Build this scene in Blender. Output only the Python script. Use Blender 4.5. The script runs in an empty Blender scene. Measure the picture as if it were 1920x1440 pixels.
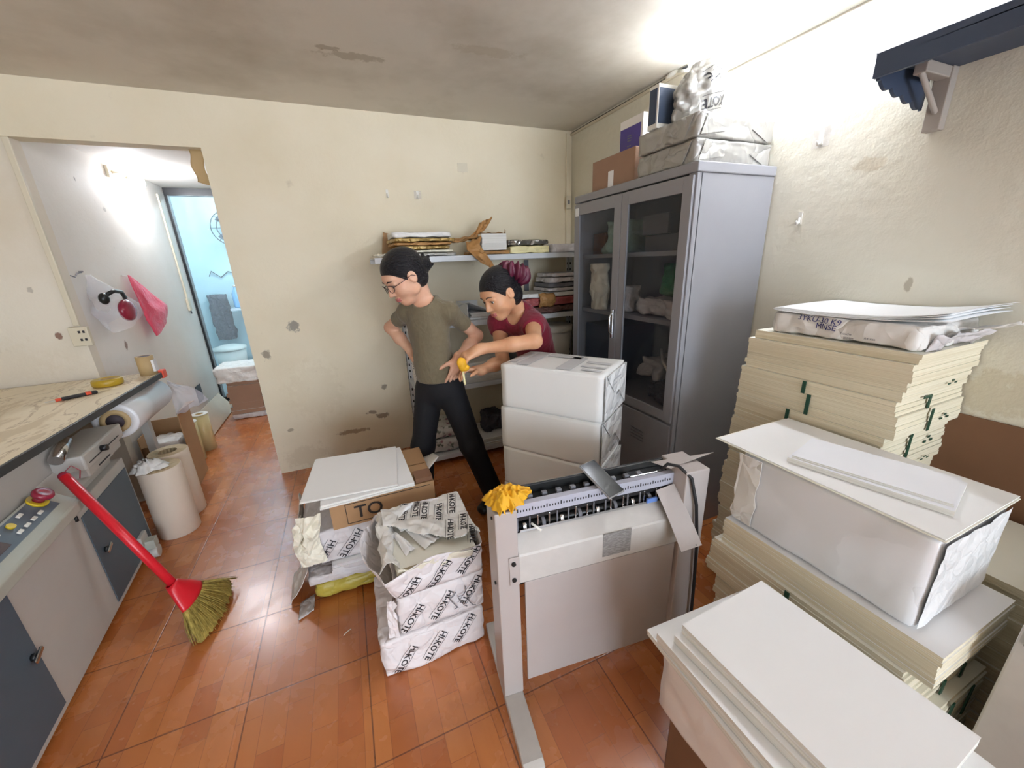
import bpy, bmesh, math, random
import numpy as np
from mathutils import Vector, Matrix, noise
from mathutils.bvhtree import BVHTree
S = bpy.context.scene
COL = S.collection
PI = math.pi
rnd = random.Random(7)

# ------------------------------------------------------------------ materials
def lin(h):
    h = h.lstrip('#'); o = []
    for i in (0, 2, 4):
        c = int(h[i:i+2], 16) / 255
        o.append(c / 12.92 if c <= .04045 else ((c + .055) / 1.055) ** 2.4)
    return (*o, 1)
class NT:
    def __init__(s, name):
        s.m = bpy.data.materials.new(name); s.m.use_nodes = True
        s.t = s.m.node_tree; s.t.nodes.clear()
        s.out = s.n('ShaderNodeOutputMaterial'); s.b = s.n('ShaderNodeBsdfPrincipled')
        s.l(s.b.outputs[0], s.out.inputs[0]); s._co = None
    def n(s, t, **k):
        x = s.t.nodes.new(t)
        for a, v in k.items(): setattr(x, a, v)
        return x
    def l(s, a, b): s.t.links.new(a, b)
    def co(s, which='Object', scale=None, rot=None, loc=None):
        c = s.n('ShaderNodeTexCoord').outputs[which]
        if scale or rot or loc:
            m = s.n('ShaderNodeMapping'); s.l(c, m.inputs[0])
            if scale: m.inputs['Scale'].default_value = scale
            if rot: m.inputs['Rotation'].default_value = rot
            if loc: m.inputs['Location'].default_value = loc
            c = m.outputs[0]
        return c
    def noise(s, vec, scale=5, detail=4, rough=.55, dist=0):
        x = s.n('ShaderNodeTexNoise'); s.l(vec, x.inputs['Vector'])
        x.inputs['Scale'].default_value = scale; x.inputs['Detail'].default_value = detail
        x.inputs['Roughness'].default_value = rough; x.inputs['Distortion'].default_value = dist
        return x.outputs[0]
    def ramp(s, v, stops):
        r = s.n('ShaderNodeValToRGB'); s.l(v, r.inputs[0]); e = r.color_ramp.elements
        while len(e) < len(stops): e.new(.5)
        for k, (p, c) in enumerate(stops):
            e[k].position = p; e[k].color = lin(c) if isinstance(c, str) else (c, c, c, 1)
        return r.outputs[0]
    def mix(s, f, a, b, mode='MIX'):
        x = s.n('ShaderNodeMix', data_type='RGBA', blend_type=mode)
        for sock, v in ((x.inputs[0], f), (x.inputs[6], a), (x.inputs[7], b)):
            if hasattr(v, 'is_linked'): s.l(v, sock)
            elif isinstance(v, str): sock.default_value = lin(v)
            else: sock.default_value = v
        return x.outputs[2]
    def math(s, op, a, b=0):
        x = s.n('ShaderNodeMath', operation=op)
        for k, v in enumerate((a, b)):
            if hasattr(v, 'is_linked'): s.l(v, x.inputs[k])
            else: x.inputs[k].default_value = v
        return x.outputs[0]
    def set(s, **k):
        for a, v in k.items():
            i = s.b.inputs[a.replace('_', ' ')]
            if hasattr(v, 'is_linked'): s.l(v, i)
            elif isinstance(v, str): i.default_value = lin(v)
            else: i.default_value = v
        return s
    def bump(s, h, strength=.3, dist=.01):
        x = s.n('ShaderNodeBump'); s.l(h, x.inputs['Height'])
        x.inputs['Strength'].default_value = strength; x.inputs['Distance'].default_value = dist
        s.l(x.outputs[0], s.b.inputs['Normal']); return s

def plain(name, col, rough=.5, metal=0, var=.12, nscale=9, bump=0, bscale=60, **k):
    t = NT(name); c = t.co()
    n = t.noise(c, nscale, 5)
    base = t.mix(n, lin(col), tuple(min(1, x * (1 - var * 1.6)) for x in lin(col)[:3]) + (1,))
    t.set(Base_Color=base, Roughness=rough, Metallic=metal, **k)
    if bump: t.bump(t.noise(c, bscale, 4), bump, .004)
    return t.m
def paper_side(name, c1, c2, freq=420):
    t = NT(name); c = t.co(scale=(1.5, 1.5, freq))
    n = t.noise(c, 1, 3, .7)
    n2 = t.noise(t.co(scale=(.6, .6, 46)), 1, 2)
    col = t.mix(t.ramp(n, [(.32, 0.), (.72, 1.)]), c1, c2)
    col = t.mix(t.math('MULTIPLY', t.ramp(n2, [(.45, 0.), (.75, 1.)]), .35), col, c2)
    t.set(Base_Color=col, Roughness=.8).bump(n, .35, .002); return t.m
def crumple(name, col, rough=.55, scale=9, strength=.6, metal=0, col2=None, dist=.03, **k):
    t = NT(name); c = t.co()
    w = t.noise(c, 5, 3)
    mp = t.n('ShaderNodeVectorMath', operation='ADD'); t.l(c, mp.inputs[0])
    sc = t.n('ShaderNodeVectorMath', operation='SCALE'); t.l(w, sc.inputs[0]); sc.inputs[3].default_value = .25
    t.l(sc.outputs[0], mp.inputs[1])
    v = t.n('ShaderNodeTexVoronoi', feature='DISTANCE_TO_EDGE'); v.inputs['Scale'].default_value = scale; t.l(mp.outputs[0], v.inputs['Vector'])
    v2 = t.n('ShaderNodeTexVoronoi', feature='F1'); v2.inputs['Scale'].default_value = scale * 1.9; t.l(mp.outputs[0], v2.inputs['Vector'])
    h = t.math('ADD', t.math('POWER', v.outputs[0], .6), t.math('MULTIPLY', v2.outputs[0], .7))
    base = t.mix(t.noise(c, 3, 4), col, col2 or col)
    t.set(Base_Color=base, Roughness=rough, Metallic=metal, **k).bump(h, strength, dist); return t.m

M = {}
def wall_mat(name, base, dirt, amount=.5, spots=(), bump=.12, bscale=45):
    t = NT(name); c = t.co()
    n1 = t.noise(c, 1.3, 6, .6); n2 = t.noise(c, 7, 6, .7)
    col = t.mix(t.math('MULTIPLY', t.ramp(n1, [(.42, 0.), (.75, 1.)]), amount), base, dirt)
    col = t.mix(t.math('MULTIPLY', t.ramp(n2, [(.66, 0.), (.76, 1.)]), .22), col, '7d6a55')
    # individual dirt patches and chips: (centre, radii, colour, strength)
    nd = t.noise(c, 22, 5, .7)
    for (p, r, sc, st) in spots:
        mp = t.n('ShaderNodeMapping'); t.l(c, mp.inputs[0])
        mp.inputs['Location'].default_value = tuple(-p[i] / r[i] for i in range(3)); mp.inputs['Scale'].default_value = tuple(1 / x for x in r)
        ln = t.n('ShaderNodeVectorMath', operation='LENGTH'); t.l(mp.outputs[0], ln.inputs[0])
        d = t.math('ADD', ln.outputs[1], t.math('MULTIPLY', t.math('SUBTRACT', nd, .5), 2.2))
        f = t.math('MULTIPLY', t.ramp(d, [(.55, 1.), (.8, 0.)]), st)
        col = t.mix(f, col, sc)
    t.set(Base_Color=col, Roughness=.75).bump(t.noise(c, bscale, 5, .6), bump, .01)
    return t.m
M['wall_back'] = wall_mat('wall_back', 'e3d9c1', 'd4c6a6', .6, [
    ((-.36, 3.05, 1.08), (.05, 9, .05), '8f8a80', .9), ((.13, 3.05, .32), (.07, 9, .03), '7c6a58', .8), ((.055, 3.05, .36), (.05, 9, .02), '7c6a58', .7),
    ((-.1, 3.05, .23), (.16, 9, .025), '8b7355', .7), ((-.56, 3.05, .9), (.035, 9, .05), '6e6257', .7), ((-.52, 3.05, .33), (.03, 9, .02), '7a6a55', .6),
    ((.0, 3.05, .03), (.16, 9, .05), '9a8670', .8), ((.17, 3.05, .55), (.03, 9, .03), '75685a', .7), ((.27, 3.05, 1.0), (.02, 9, .02), '8a7a68', .5),
    ((-.3, 3.05, .6), (.25, 9, .3), 'bfae8e', .14), ((-.45, 3.05, .1), (.2, 9, .12), 'b09c7c', .22), ((.93, 3.05, 2.12), (.04, 9, .035), 'a8a08c', .55)])
M['wall_right'] = wall_mat('wall_right', 'dedacb', 'cdc4ae', .6, [((1.86, .45, 1.38), (9, .02, .015), '6b5a48', .9), ((1.86, .75, 1.33), (9, .015, .03), '8f8068', .6),
    ((1.86, .5, 1.0), (9, .35, .1), 'b5a27c', .35), ((1.86, .95, 1.75), (9, .08, .03), 'bcae94', .5)], .3, 26)
M['wall_white'] = wall_mat('wall_white', 'e2ddd6', 'cfc6b8', .5, [((-1.45, 3.48, .99), (9, .03, .05), '7d5a4c', .8), ((-1.45, 3.12, .87), (9, .02, .03), '9a8d80', .5),
    ((-1.45, 3.8, 1.9), (9, .03, .02), '8a8580', .5), ((-1.45, 4.46, .36), (9, .09, .07), '4a4540', .0), ((-1.45, 3.55, 2.05), (9, .012, .02), '77706a', .7),
    ((-1.45, 3.35, .7), (9, .3, .25), 'd2bfb0', .15)], .12, 40)
M['wall_stub'] = wall_mat('wall_stub', 'e0d7c8', 'cdbda2', .6, [((-1.56, 3.07, 1.14), (.02, 9, .03), '7d5040', .85), ((-1.6, 3.07, 1.4), (.015, 9, .02), '8a8078', .5), ((-1.9, 3.07, 1.0), (.4, 9, .2), 'd2c2a8', .16)], .12, 40)
M['ceiling'] = wall_mat('ceiling', 'dad4c8', 'aca392', .85, [((.2, 2.35, 2.42), (.2, .05, 9), '8d7d63', .45), ((.1, 2.3, 2.42), (.08, .03, 9), '86765c', .5), ((.8, 2.1, 2.42), (.25, .06, 9), 'a5977c', .3)], .08, 30)
def floor_mat():
    t = NT('floor_tile'); c = t.co()
    mp = t.n('ShaderNodeMapping'); t.l(c, mp.inputs[0]); mp.inputs['Rotation'].default_value = (0, 0, PI / 2)
    # planks printed on the tiles (long along y)
    br = t.n('ShaderNodeTexBrick'); t.l(mp.outputs[0], br.inputs[0])
    br.inputs['Color1'].default_value = lin('cf8446'); br.inputs['Color2'].default_value = lin('ab5c28'); br.inputs['Mortar'].default_value = lin('8d5029')
    br.inputs['Scale'].default_value = 1; br.inputs['Brick Width'].default_value = .20; br.inputs['Row Height'].default_value = .08; br.inputs['Mortar Size'].default_value = .0012
    br.offset = .37; br.squash = 1
    # tiles
    def axis(i, off, size):
        sp = t.n('ShaderNodeSeparateXYZ'); t.l(c, sp.inputs[0])
        a = t.math('FRACT', t.math('DIVIDE', t.math('SUBTRACT', sp.outputs[i], off - 40 * size), size))
        d = t.math('MULTIPLY', t.math('MINIMUM', a, t.math('SUBTRACT', 1, a)), size)
        fl = t.math('FLOOR', t.math('DIVIDE', t.math('SUBTRACT', sp.outputs[i], off - 40 * size), size))
        return d, fl
    dx, fx = axis(0, -.535, .402); dy, fy = axis(1, 1.271, .384)
    d = t.math('MINIMUM', dx, dy)
    g = t.n('ShaderNodeMapRange'); t.l(d, g.inputs[0]); g.inputs[1].default_value = .0012; g.inputs[2].default_value = .0032; g.inputs[3].default_value = 1; g.inputs[4].default_value = 0
    cm = t.n('ShaderNodeCombineXYZ'); t.l(fx, cm.inputs[0]); t.l(fy, cm.inputs[1])
    wn = t.n('ShaderNodeTexWhiteNoise'); t.l(cm.outputs[0], wn.inputs[0])
    grain = t.noise(t.co(scale=(60, 4, 1)), 1, 4)
    col = t.mix(t.math('MULTIPLY', grain, .55), br.outputs[0], 'bb6c34')
    col = t.mix(t.math('MULTIPLY', wn.outputs[0], .28), col, 'a86132')
    col = t.mix(t.math('MULTIPLY', t.ramp(t.noise(c, 3, 5), [(.4, 0.), (.95, 1.)]), .06), col, 'c08a68')
    col = t.mix(t.math('MULTIPLY', g.outputs[0], .8), col, '5a2c18')
    rg = t.ramp(t.noise(c, 9, 3), [(.2, .20), (.85, .34)])
    hh = t.math('SUBTRACT', t.math('MULTIPLY', t.noise(c, 55, 3), .16), g.outputs[0])
    t.set(Base_Color=col, Roughness=rg, Specular_IOR_Level=.6, Coat_Weight=.55, Coat_Roughness=.30, Coat_IOR=1.6).bump(hh, .22, .004)
    return t.m
M['floor'] = floor_mat()
M['pale_floor'] = plain('pale_board', 'd8c6b0', .5, var=.15)
P_ = plain
M['white_paper'] = P_('white_paper', 'f4f4f4', .62, var=.02)
M['blue_white'] = P_('bright_white_paper', 'f3f5fb', .6, var=.02)
M['white_side'] = paper_side('white_paper_edges', 'ecebe6', 'c9c6bd')
M['ivory'] = P_('ivory_board', 'f1efe2', .6, var=.03)
M['ivory_side'] = paper_side('ivory_board_edges', 'eee6cf', 'd3c6a6')
M['strap_green'] = P_('green_strap', '1d4a38', .4, var=.1)
M['wrap_white'] = crumple('white_wrapper', 'eceae6', .5, 6, .45, col2='dcd8d2')
M['wrap_lilac'] = crumple('printed_white_wrapper', 'efe9ea', .48, 7, .5, col2='ded6d6')
M['wrap_grey'] = crumple('grey_white_wrapper', 'd9d4d4', .5, 7, .5, col2='c5bfc0')
M['wrap_cream'] = crumple('cream_wrapper_inside', 'f0ecdc', .55, 8, .5, col2='dfd8c2')
M['wrap_yellow'] = crumple('yellow_wrapper', 'bfae4c', .4, 7, .5, col2='a4953c')
M['silver'] = crumple('silver_wrapper', 'b2b0ab', .36, 5, .6, .3, col2='9b9994')
M['silver_dark'] = crumple('dark_silver_wrapper', '8d8880', .25, 8, .6, .7)
M['gold'] = crumple('gold_paper', 'c9a863', .35, 12, .6, .35, col2='8d7446')
M['kraft'] = crumple('kraft_paper', 'b98a55', .6, 9, .5, col2='a67842')
M['pale_yellow'] = crumple('pale_yellow_wrapper', 'e6dba8', .5, 8, .4)
M['ream_white'] = P_('ream_wrapper_plain', 'ececea', .45, var=.03, bump=.1, bscale=7)
M['ream_print'] = P_('ream_grey_print', 'c9c9cc', .5, var=.1)
M['ream_fold'] = crumple('ream_wrapper_folded', 'f0f0f0', .42, 11, .45, col2='d6d6d6')
M['ink'] = P_('black_ink', '26242a', .5, var=.1)
M['ink_blue'] = P_('blue_pen_ink', '2b2f78', .5, var=.1)
M['ink_grey'] = P_('grey_ink', '77757a', .5, var=.1)
M['ink_dark'] = P_('carton_ink', '2c2520', .6, var=.1)
M['carton'] = P_('corrugated_carton', 'b08a62', .75, var=.12, bump=.1, bscale=30)
M['carton_dark'] = P_('carton_inside', '8a6440', .8, var=.12)
M['carton_brown'] = P_('brown_carton', '7d5940', .75, var=.12)
M['carton_pink'] = P_('faded_carton', 'a8866f', .75, var=.12)
M['steel_grey'] = P_('painted_steel_cabinet', '939398', .42, var=.05, bump=.05, bscale=120)
M['steel_in'] = P_('cabinet_inside', '6e6e74', .6, var=.06)
M['shelf_white'] = P_('painted_shelf_steel', 'd6d9dc', .4, var=.06)
M['mach'] = P_('machine_paint', 'b9b0ac', .38, var=.06, bump=.05, bscale=150)
M['mach_top'] = P_('machine_paint_worn', 'cdc9c4', .4, var=.1, nscale=25)
M['mach_grey'] = P_('laminator_paint', 'bebbb5', .42, var=.06, bump=.06, bscale=150)
M['mach_light'] = P_('laminator_console_paint', 'b3b4a8', .42, var=.06)
M['slate'] = P_('slate_blue_panel', '4d5c68', .5, var=.1)
M['panel_dark'] = P_('console_panel', '5a6470', .45, var=.08)
M['screen'] = P_('display_window', '54484c', .15, var=.05)
M['black'] = P_('black_plastic', '17171a', .4, var=.1)
M['dark'] = P_('dark_steel', '2c2d2d', .35, .4, var=.2)
M['rubber'] = P_('black_rubber', '1b1b1d', .6, var=.1)
M['chrome'] = P_('polished_steel', 'cfd0d2', .18, 1, var=.05)
M['alu'] = P_('aluminium_scale', 'c4c6d4', .3, .25, var=.05)
M['table_edge'] = P_('dark_table_trim', '35383a', .45, var=.1)
M['red'] = P_('red_plastic', 'd21f2c', .3, var=.05)
M['red_dark'] = P_('emergency_red', '8e2238', .25, var=.05)
M['orange'] = P_('orange_plastic', 'e4502e', .4, var=.05)
M['yellow'] = P_('yellow_cloth', 'f4b61e', .65, var=.25, nscale=30, bump=.4, bscale=40)
M['yellow_plastic'] = P_('yellow_plastic', 'e0c22a', .35, var=.1)
M['olive_yellow'] = P_('yellow_tape', 'c2a02a', .35, var=.1, nscale=4)
M['blue_tape'] = P_('blue_tape', '6f92d8', .4, var=.05)
M['purple'] = P_('purple_print', '4b3c96', .4, var=.08)
M['navy'] = P_('navy_board', '3d4a60', .5, var=.12)
M['bracket'] = P_('painted_wood_bracket', 'aea59b', .6, var=.1)
M['plastic_white'] = P_('white_plastic', 'e6e3da', .4, var=.05)
M['plastic_cream'] = P_('cream_plastic', 'd9cfb8', .5, var=.06)
def cloth_mat(name, c1, c2):
    t = NT(name); c = t.co(); n = t.noise(t.co(scale=(1, 1, .45), rot=(.3, .2, .4)), 13, 3, .5, 1.2); f = t.noise(c, 220, 2)
    t.set(Base_Color=t.mix(t.noise(c, 60, 4), c1, c2), Roughness=.88, Sheen_Weight=.15)
    t.bump(t.math('ADD', n, t.math('MULTIPLY', f, .06)), .55, .02); return t.m
M['maroon'] = cloth_mat('maroon_cloth', '86122f', '6e0d26')
M['scrunchie'] = P_('maroon_velvet', '66193a', .45, var=.4, nscale=30, bump=.5, bscale=50)
M['olive'] = cloth_mat('olive_knit', '746952', '615843')
M['trouser'] = P_('black_navy_trouser', '0b0d16', .8, var=.3, nscale=10, bump=.2, bscale=30)
M['shoe'] = P_('black_shoe', '1a1a1a', .4, var=.1)
def skin(name, c, c2):
    t = NT(name); co = t.co()
    t.set(Base_Color=t.mix(t.ramp(t.noise(co, 11, 4), [(.35, 0.), (.7, 1.)]), c, c2), Roughness=.5, Subsurface_Weight=.12, Subsurface_Radius=(.012, .005, .003))
    t.bump(t.noise(co, 180, 2), .05, .002); return t.m
M['skin'] = skin('skin_light', 'd9ad92', 'd09c80')
M['skin2'] = skin('skin_warm', 'd8a682', 'cb946e')
M['lip'] = P_('lips', 'b06460', .4, var=.05)
def hair():
    t = NT('black_hair'); n = t.noise(t.co(scale=(26, 190, 150), rot=(.2, .5, .2)), 1, 4)
    t.set(Base_Color=t.mix(n, '040408', '131018'), Roughness=.36, Specular_IOR_Level=.35).bump(n, 1., .012); return t.m
M['hair'] = hair()
M['eye_white'] = P_('eye_white', 'e6e0da', .2, var=.02)
M['eye_dark'] = P_('eye_dark', '1a1210', .15, var=.02)
M['brow'] = P_('eyebrow', '2a1d1a', .8, var=.05)
M['glasses'] = P_('glasses_rim', '3a2328', .3, var=.05)
def clear(name, col, rough=.1, alpha=.4, trans=0.0, bump=0, bs=8):
    t = NT(name); c = t.co()
    t.set(Base_Color=col, Roughness=rough, Alpha=alpha, Transmission_Weight=trans)
    if bump: t.bump(t.noise(c, bs, 5, .6, 1.5), bump, .03)
    return t.m
M['glass'] = clear('cabinet_glass', '454b54', .03, .2)
M['curtain'] = clear('plastic_curtain', 'd2e6ee', .10, .24, bump=.9, bs=7)
M['bag_clear'] = clear('clear_plastic_bag', 'e8e4ea', .2, .30, bump=.8, bs=12)
M['bag_pink'] = clear('pink_plastic_bag', 'f0506e', .3, .88, bump=.6, bs=9)
M['bag_green'] = clear('green_plastic_bag', '3f8a5a', .3, .85, bump=.7, bs=12)
M['bag_pale'] = clear('pale_green_plastic_bag', 'b9d6c6', .3, .85, bump=.7, bs=12)
M['tape_clear'] = clear('clear_tape_roll', 'e3d3a0', .18, .8)
M['film'] = P_('white_film', 'e8e8ea', .22, var=.04)
M['roll_cream'] = P_('cream_paper_roll', 'e3d2bf', .6, var=.06)
M['roll_top'] = P_('roll_end', 'd8c29c', .65, var=.12)
M['core'] = P_('cardboard_core', 'c2a678', .7, var=.1)
M['core_dark'] = P_('core_hole', '4a4046', .7, var=.1)
M['broom'] = None
def straw():
    t = NT('broom_straw'); n = t.noise(t.co(scale=(90, 90, 9)), 1, 4)
    t.set(Base_Color=t.mix(t.ramp(n, [(.3, 0.), (.7, 1.)]), '80702f', 'bda552'), Roughness=.8).bump(n, .6, .006); return t.m
M['broom'] = straw()
def stone():
    t = NT('stone_pattern_top'); c = t.co(scale=(1, .4, 1), rot=(0, 0, .5))
    n = t.noise(c, 5, 6, .6, 1.2)
    v = t.ramp(n, [(.40, 'd8c6a8'), (.44, 'efe0c6'), (.5, 'f2e5cc'), (.525, 'bfa98c'), (.54, 'f0e2c8'), (.75, 'eadabe')])
    t.set(Base_Color=v, Roughness=.38); return t.m
M['stone'] = stone()
M['cyan_wall'] = wall_mat('cyan_wall', 'c6dde2', 'a9c8d0', .4, [], .1, 30)
M['grey_floor'] = P_('grey_floor', '8f9496', .5, var=.2)
M['phone_body'] = P_('phone_silver_frame', 'b9bcc0', .25, .6, var=.04)
M['phone_glass'] = P_('phone_screen', '1c1c20', .12, var=.04, Specular_IOR_Level=.12)
M['plate'] = None
def plate():
    t = NT('rating_plate'); n = t.noise(t.co(scale=(60, 10, 260)), 1, 2)
    t.set(Base_Color=t.mix(t.ramp(n, [(.45, 0.), (.6, 1.)]), '8f8d8b', 'a9a7a5'), Roughness=.4, Metallic=.2); return t.m
M['plate'] = plate()
M['grey_cloth'] = crumple('dark_cloth', '3a3a42', .85, 14, .7, col2='55535c')
M['speckle'] = None
def speckle():
    t = NT('speckled_plastic'); v = t.n('ShaderNodeTexVoronoi'); v.inputs['Scale'].default_value = 60; t.l(t.co(), v.inputs['Vector'])
    t.set(Base_Color=t.mix(t.ramp(v.outputs[0], [(.18, 1.), (.3, 0.)]), 'dddcd6', '6d7584'), Roughness=.35); return t.m
M['speckle'] = speckle()
def floral():
    t = NT('floral_bag'); v = t.n('ShaderNodeTexVoronoi'); v.inputs['Scale'].default_value = 16; t.l(t.co(), v.inputs['Vector'])
    n = t.noise(t.co(), 18, 3)
    c = t.mix(t.ramp(v.outputs[0], [(.2, 1.), (.3, 0.)]), 'd8d4cc', '9c6f78')
    c = t.mix(t.ramp(n, [(.58, 0.), (.64, 1.)]), c, '6d7468')
    t.set(Base_Color=c, Roughness=.5); return t.m
M['floral'] = floral()
def emit(name, col, st):
    t = NT(name); t.set(Base_Color=col, Emission_Color=col, Emission_Strength=st); return t.m

# ------------------------------------------------------------------ mesh builder
class MB:
    def __init__(s): s.v = []; s.f = []; s.m = []; s.sm = []
    def add(s, vs, fs, mat=0, smooth=False):
        o = len(s.v); s.v += [tuple(x) for x in vs]
        for f in fs: s.f.append(tuple(o + i for i in f)); s.m.append(mat); s.sm.append(smooth)
        return s
    def box(s, x0, x1, y0, y1, z0, z1, mat=0, top=None, T=None):
        vs = [Vector((x, y, z)) for z in (z0, z1) for y in (y0, y1) for x in (x0, x1)]
        if T: vs = [T @ v for v in vs]
        fs = [(0, 2, 3, 1), (4, 5, 7, 6), (0, 1, 5, 4), (2, 6, 7, 3), (0, 4, 6, 2), (1, 3, 7, 5)]
        s.add(vs, fs, mat)
        if top is not None: s.m[-5] = top
        return s
    def cyl(s, p0, p1, r0, r1=None, n=24, mat=0, cap=True, capmat=None):
        p0 = Vector(p0); p1 = Vector(p1); r1 = r0 if r1 is None else r1
        d = (p1 - p0).normalized(); a = d.orthogonal().normalized(); b = d.cross(a)
        vs = []
        for p, r in ((p0, r0), (p1, r1)):
            vs += [p + (a * math.cos(2 * PI * i / n) + b * math.sin(2 * PI * i / n)) * r for i in range(n)]
        s.add(vs, [(i, (i + 1) % n, n + (i + 1) % n, n + i) for i in range(n)], mat, True)
        if cap:
            cm = mat if capmat is None else capmat
            s.add(vs[:n], [tuple(reversed(range(n)))], cm); s.add(vs[n:], [tuple(range(n))], cm)
        return s
    def tube(s, pts, r, n=10, mat=0):
        pts = [Vector(p) for p in pts]; rings = []
        rr = r if isinstance(r, (list, tuple)) else [r] * len(pts)
        a = None
        for i, p in enumerate(pts):
            d = (pts[min(i + 1, len(pts) - 1)] - pts[max(i - 1, 0)]).normalized()
            a = d.orthogonal().normalized() if a is None else (a - d * a.dot(d)).normalized()
            b = d.cross(a)
            rings.append([p + (a * math.cos(2 * PI * k / n) + b * math.sin(2 * PI * k / n)) * rr[i] for k in range(n)])
        vs = [v for r_ in rings for v in r_]; fs = []
        for i in range(len(pts) - 1):
            for k in range(n): fs.append((i * n + k, i * n + (k + 1) % n, (i + 1) * n + (k + 1) % n, (i + 1) * n + k))
        s.add(vs, fs, mat, True); s.add(rings[0], [tuple(reversed(range(n)))], mat); s.add(rings[-1], [tuple(range(n))], mat)
        return s
    def lathe(s, prof, c=(0, 0, 0), n=32, mat=0, axis=(0, 0, 1)):
        q = Vector((0, 0, 1)).rotation_difference(Vector(axis)); c = Vector(c); vs = []; fs = []
        for r, z in prof: vs += [c + q @ Vector((r * math.cos(2 * PI * k / n), r * math.sin(2 * PI * k / n), z)) for k in range(n)]
        for i in range(len(prof) - 1):
            for k in range(n): fs.append((i * n + k, i * n + (k + 1) % n, (i + 1) * n + (k + 1) % n, (i + 1) * n + k))
        return s.add(vs, fs, mat, True)
    def grid(s, fn, nu, nv, mat=0, smooth=True, keep=None):
        vs = [Vector(fn(i / nu, j / nv)) for j in range(nv + 1) for i in range(nu + 1)]
        fs = [(j * (nu + 1) + i, j * (nu + 1) + i + 1, (j + 1) * (nu + 1) + i + 1, (j + 1) * (nu + 1) + i)
              for j in range(nv) for i in range(nu) if keep is None or keep((i + .5) / nu, (j + .5) / nv)]
        return s.add(vs, fs, mat, smooth)
    def prism(s, poly, z0, z1, mat=0, T=None, smooth=False):
        n = len(poly); vs = [Vector((x, y, z0)) for x, y in poly] + [Vector((x, y, z1)) for x, y in poly]
        if T: vs = [T @ v for v in vs]
        s.add(vs, [tuple(reversed(range(n))), tuple(range(n, 2 * n))], mat)
        return s.add(vs, [(i, (i + 1) % n, n + (i + 1) % n, n + i) for i in range(n)], mat, smooth)
    def ball(s, c, r, n=16, mat=0, T=None):
        c = Vector(c); r = r if isinstance(r, (tuple, list)) else (r, r, r); vs = []; m = n // 2
        for j in range(m + 1):
            for i in range(n):
                th = PI * j / m; ph = 2 * PI * i / n
                v = Vector((r[0] * math.sin(th) * math.cos(ph), r[1] * math.sin(th) * math.sin(ph), r[2] * math.cos(th)))
                vs.append(c + (T @ v if T else v))
        return s.add(vs, [(j * n + i, (j + 1) * n + i, (j + 1) * n + (i + 1) % n, j * n + (i + 1) % n) for j in range(m) for i in range(n)], mat, True)
    def build(s, name, mats, parent=None, bevel=0, solid=0, subsurf=0, loc=None):
        if not isinstance(mats, (list, tuple)): mats = [mats]
        me = bpy.data.meshes.new(name); me.from_pydata(s.v, [], s.f)
        for m in mats: me.materials.append(M[m] if isinstance(m, str) else m)
        me.polygons.foreach_set('material_index', s.m); me.polygons.foreach_set('use_smooth', s.sm)
        bm = bmesh.new(); bm.from_mesh(me)
        bmesh.ops.remove_doubles(bm, verts=bm.verts, dist=1e-5); bmesh.ops.recalc_face_normals(bm, faces=bm.faces)
        bm.to_mesh(me); bm.free(); me.update()
        o = bpy.data.objects.new(name, me); COL.objects.link(o)
        if parent: o.parent = parent
        if loc: o.location = loc
        if solid: m = o.modifiers.new('solid', 'SOLIDIFY'); m.thickness = solid; m.offset = 0
        if bevel: m = o.modifiers.new('bevel', 'BEVEL'); m.width = bevel; m.segments = 2; m.limit_method = 'ANGLE'; m.angle_limit = .6
        if subsurf: m = o.modifiers.new('sub', 'SUBSURF'); m.levels = m.render_levels = subsurf
        return o
def tag(o, label, cat, group=None, kind=None):
    o['label'] = label; o['category'] = cat
    if group: o['group'] = group
    if kind: o['kind'] = kind
    return o
def thing(name, label, cat, loc=(0, 0, 0), rz=0, group=None):
    o = bpy.data.objects.new(name, None); COL.objects.link(o); o.empty_display_size = .05
    o.location = loc; o.rotation_euler = (0, 0, rz)
    return tag(o, label, cat, group)
def struct(o): o['kind'] = 'structure'; return o
def R2(a): return Matrix.Rotation(a, 4, 'Z')
def TR(loc, rz=0, rx=0, ry=0): return Matrix.Translation(loc) @ Matrix.Rotation(rz, 4, 'Z') @ Matrix.Rotation(ry, 4, 'Y') @ Matrix.Rotation(rx, 4, 'X')
def nz(p, s=1., o=0): return noise.noise((p[0] * s + o, p[1] * s + o * .7, p[2] * s - o * .3))
def lerp(a, b, t): return a + (b - a) * t

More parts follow.
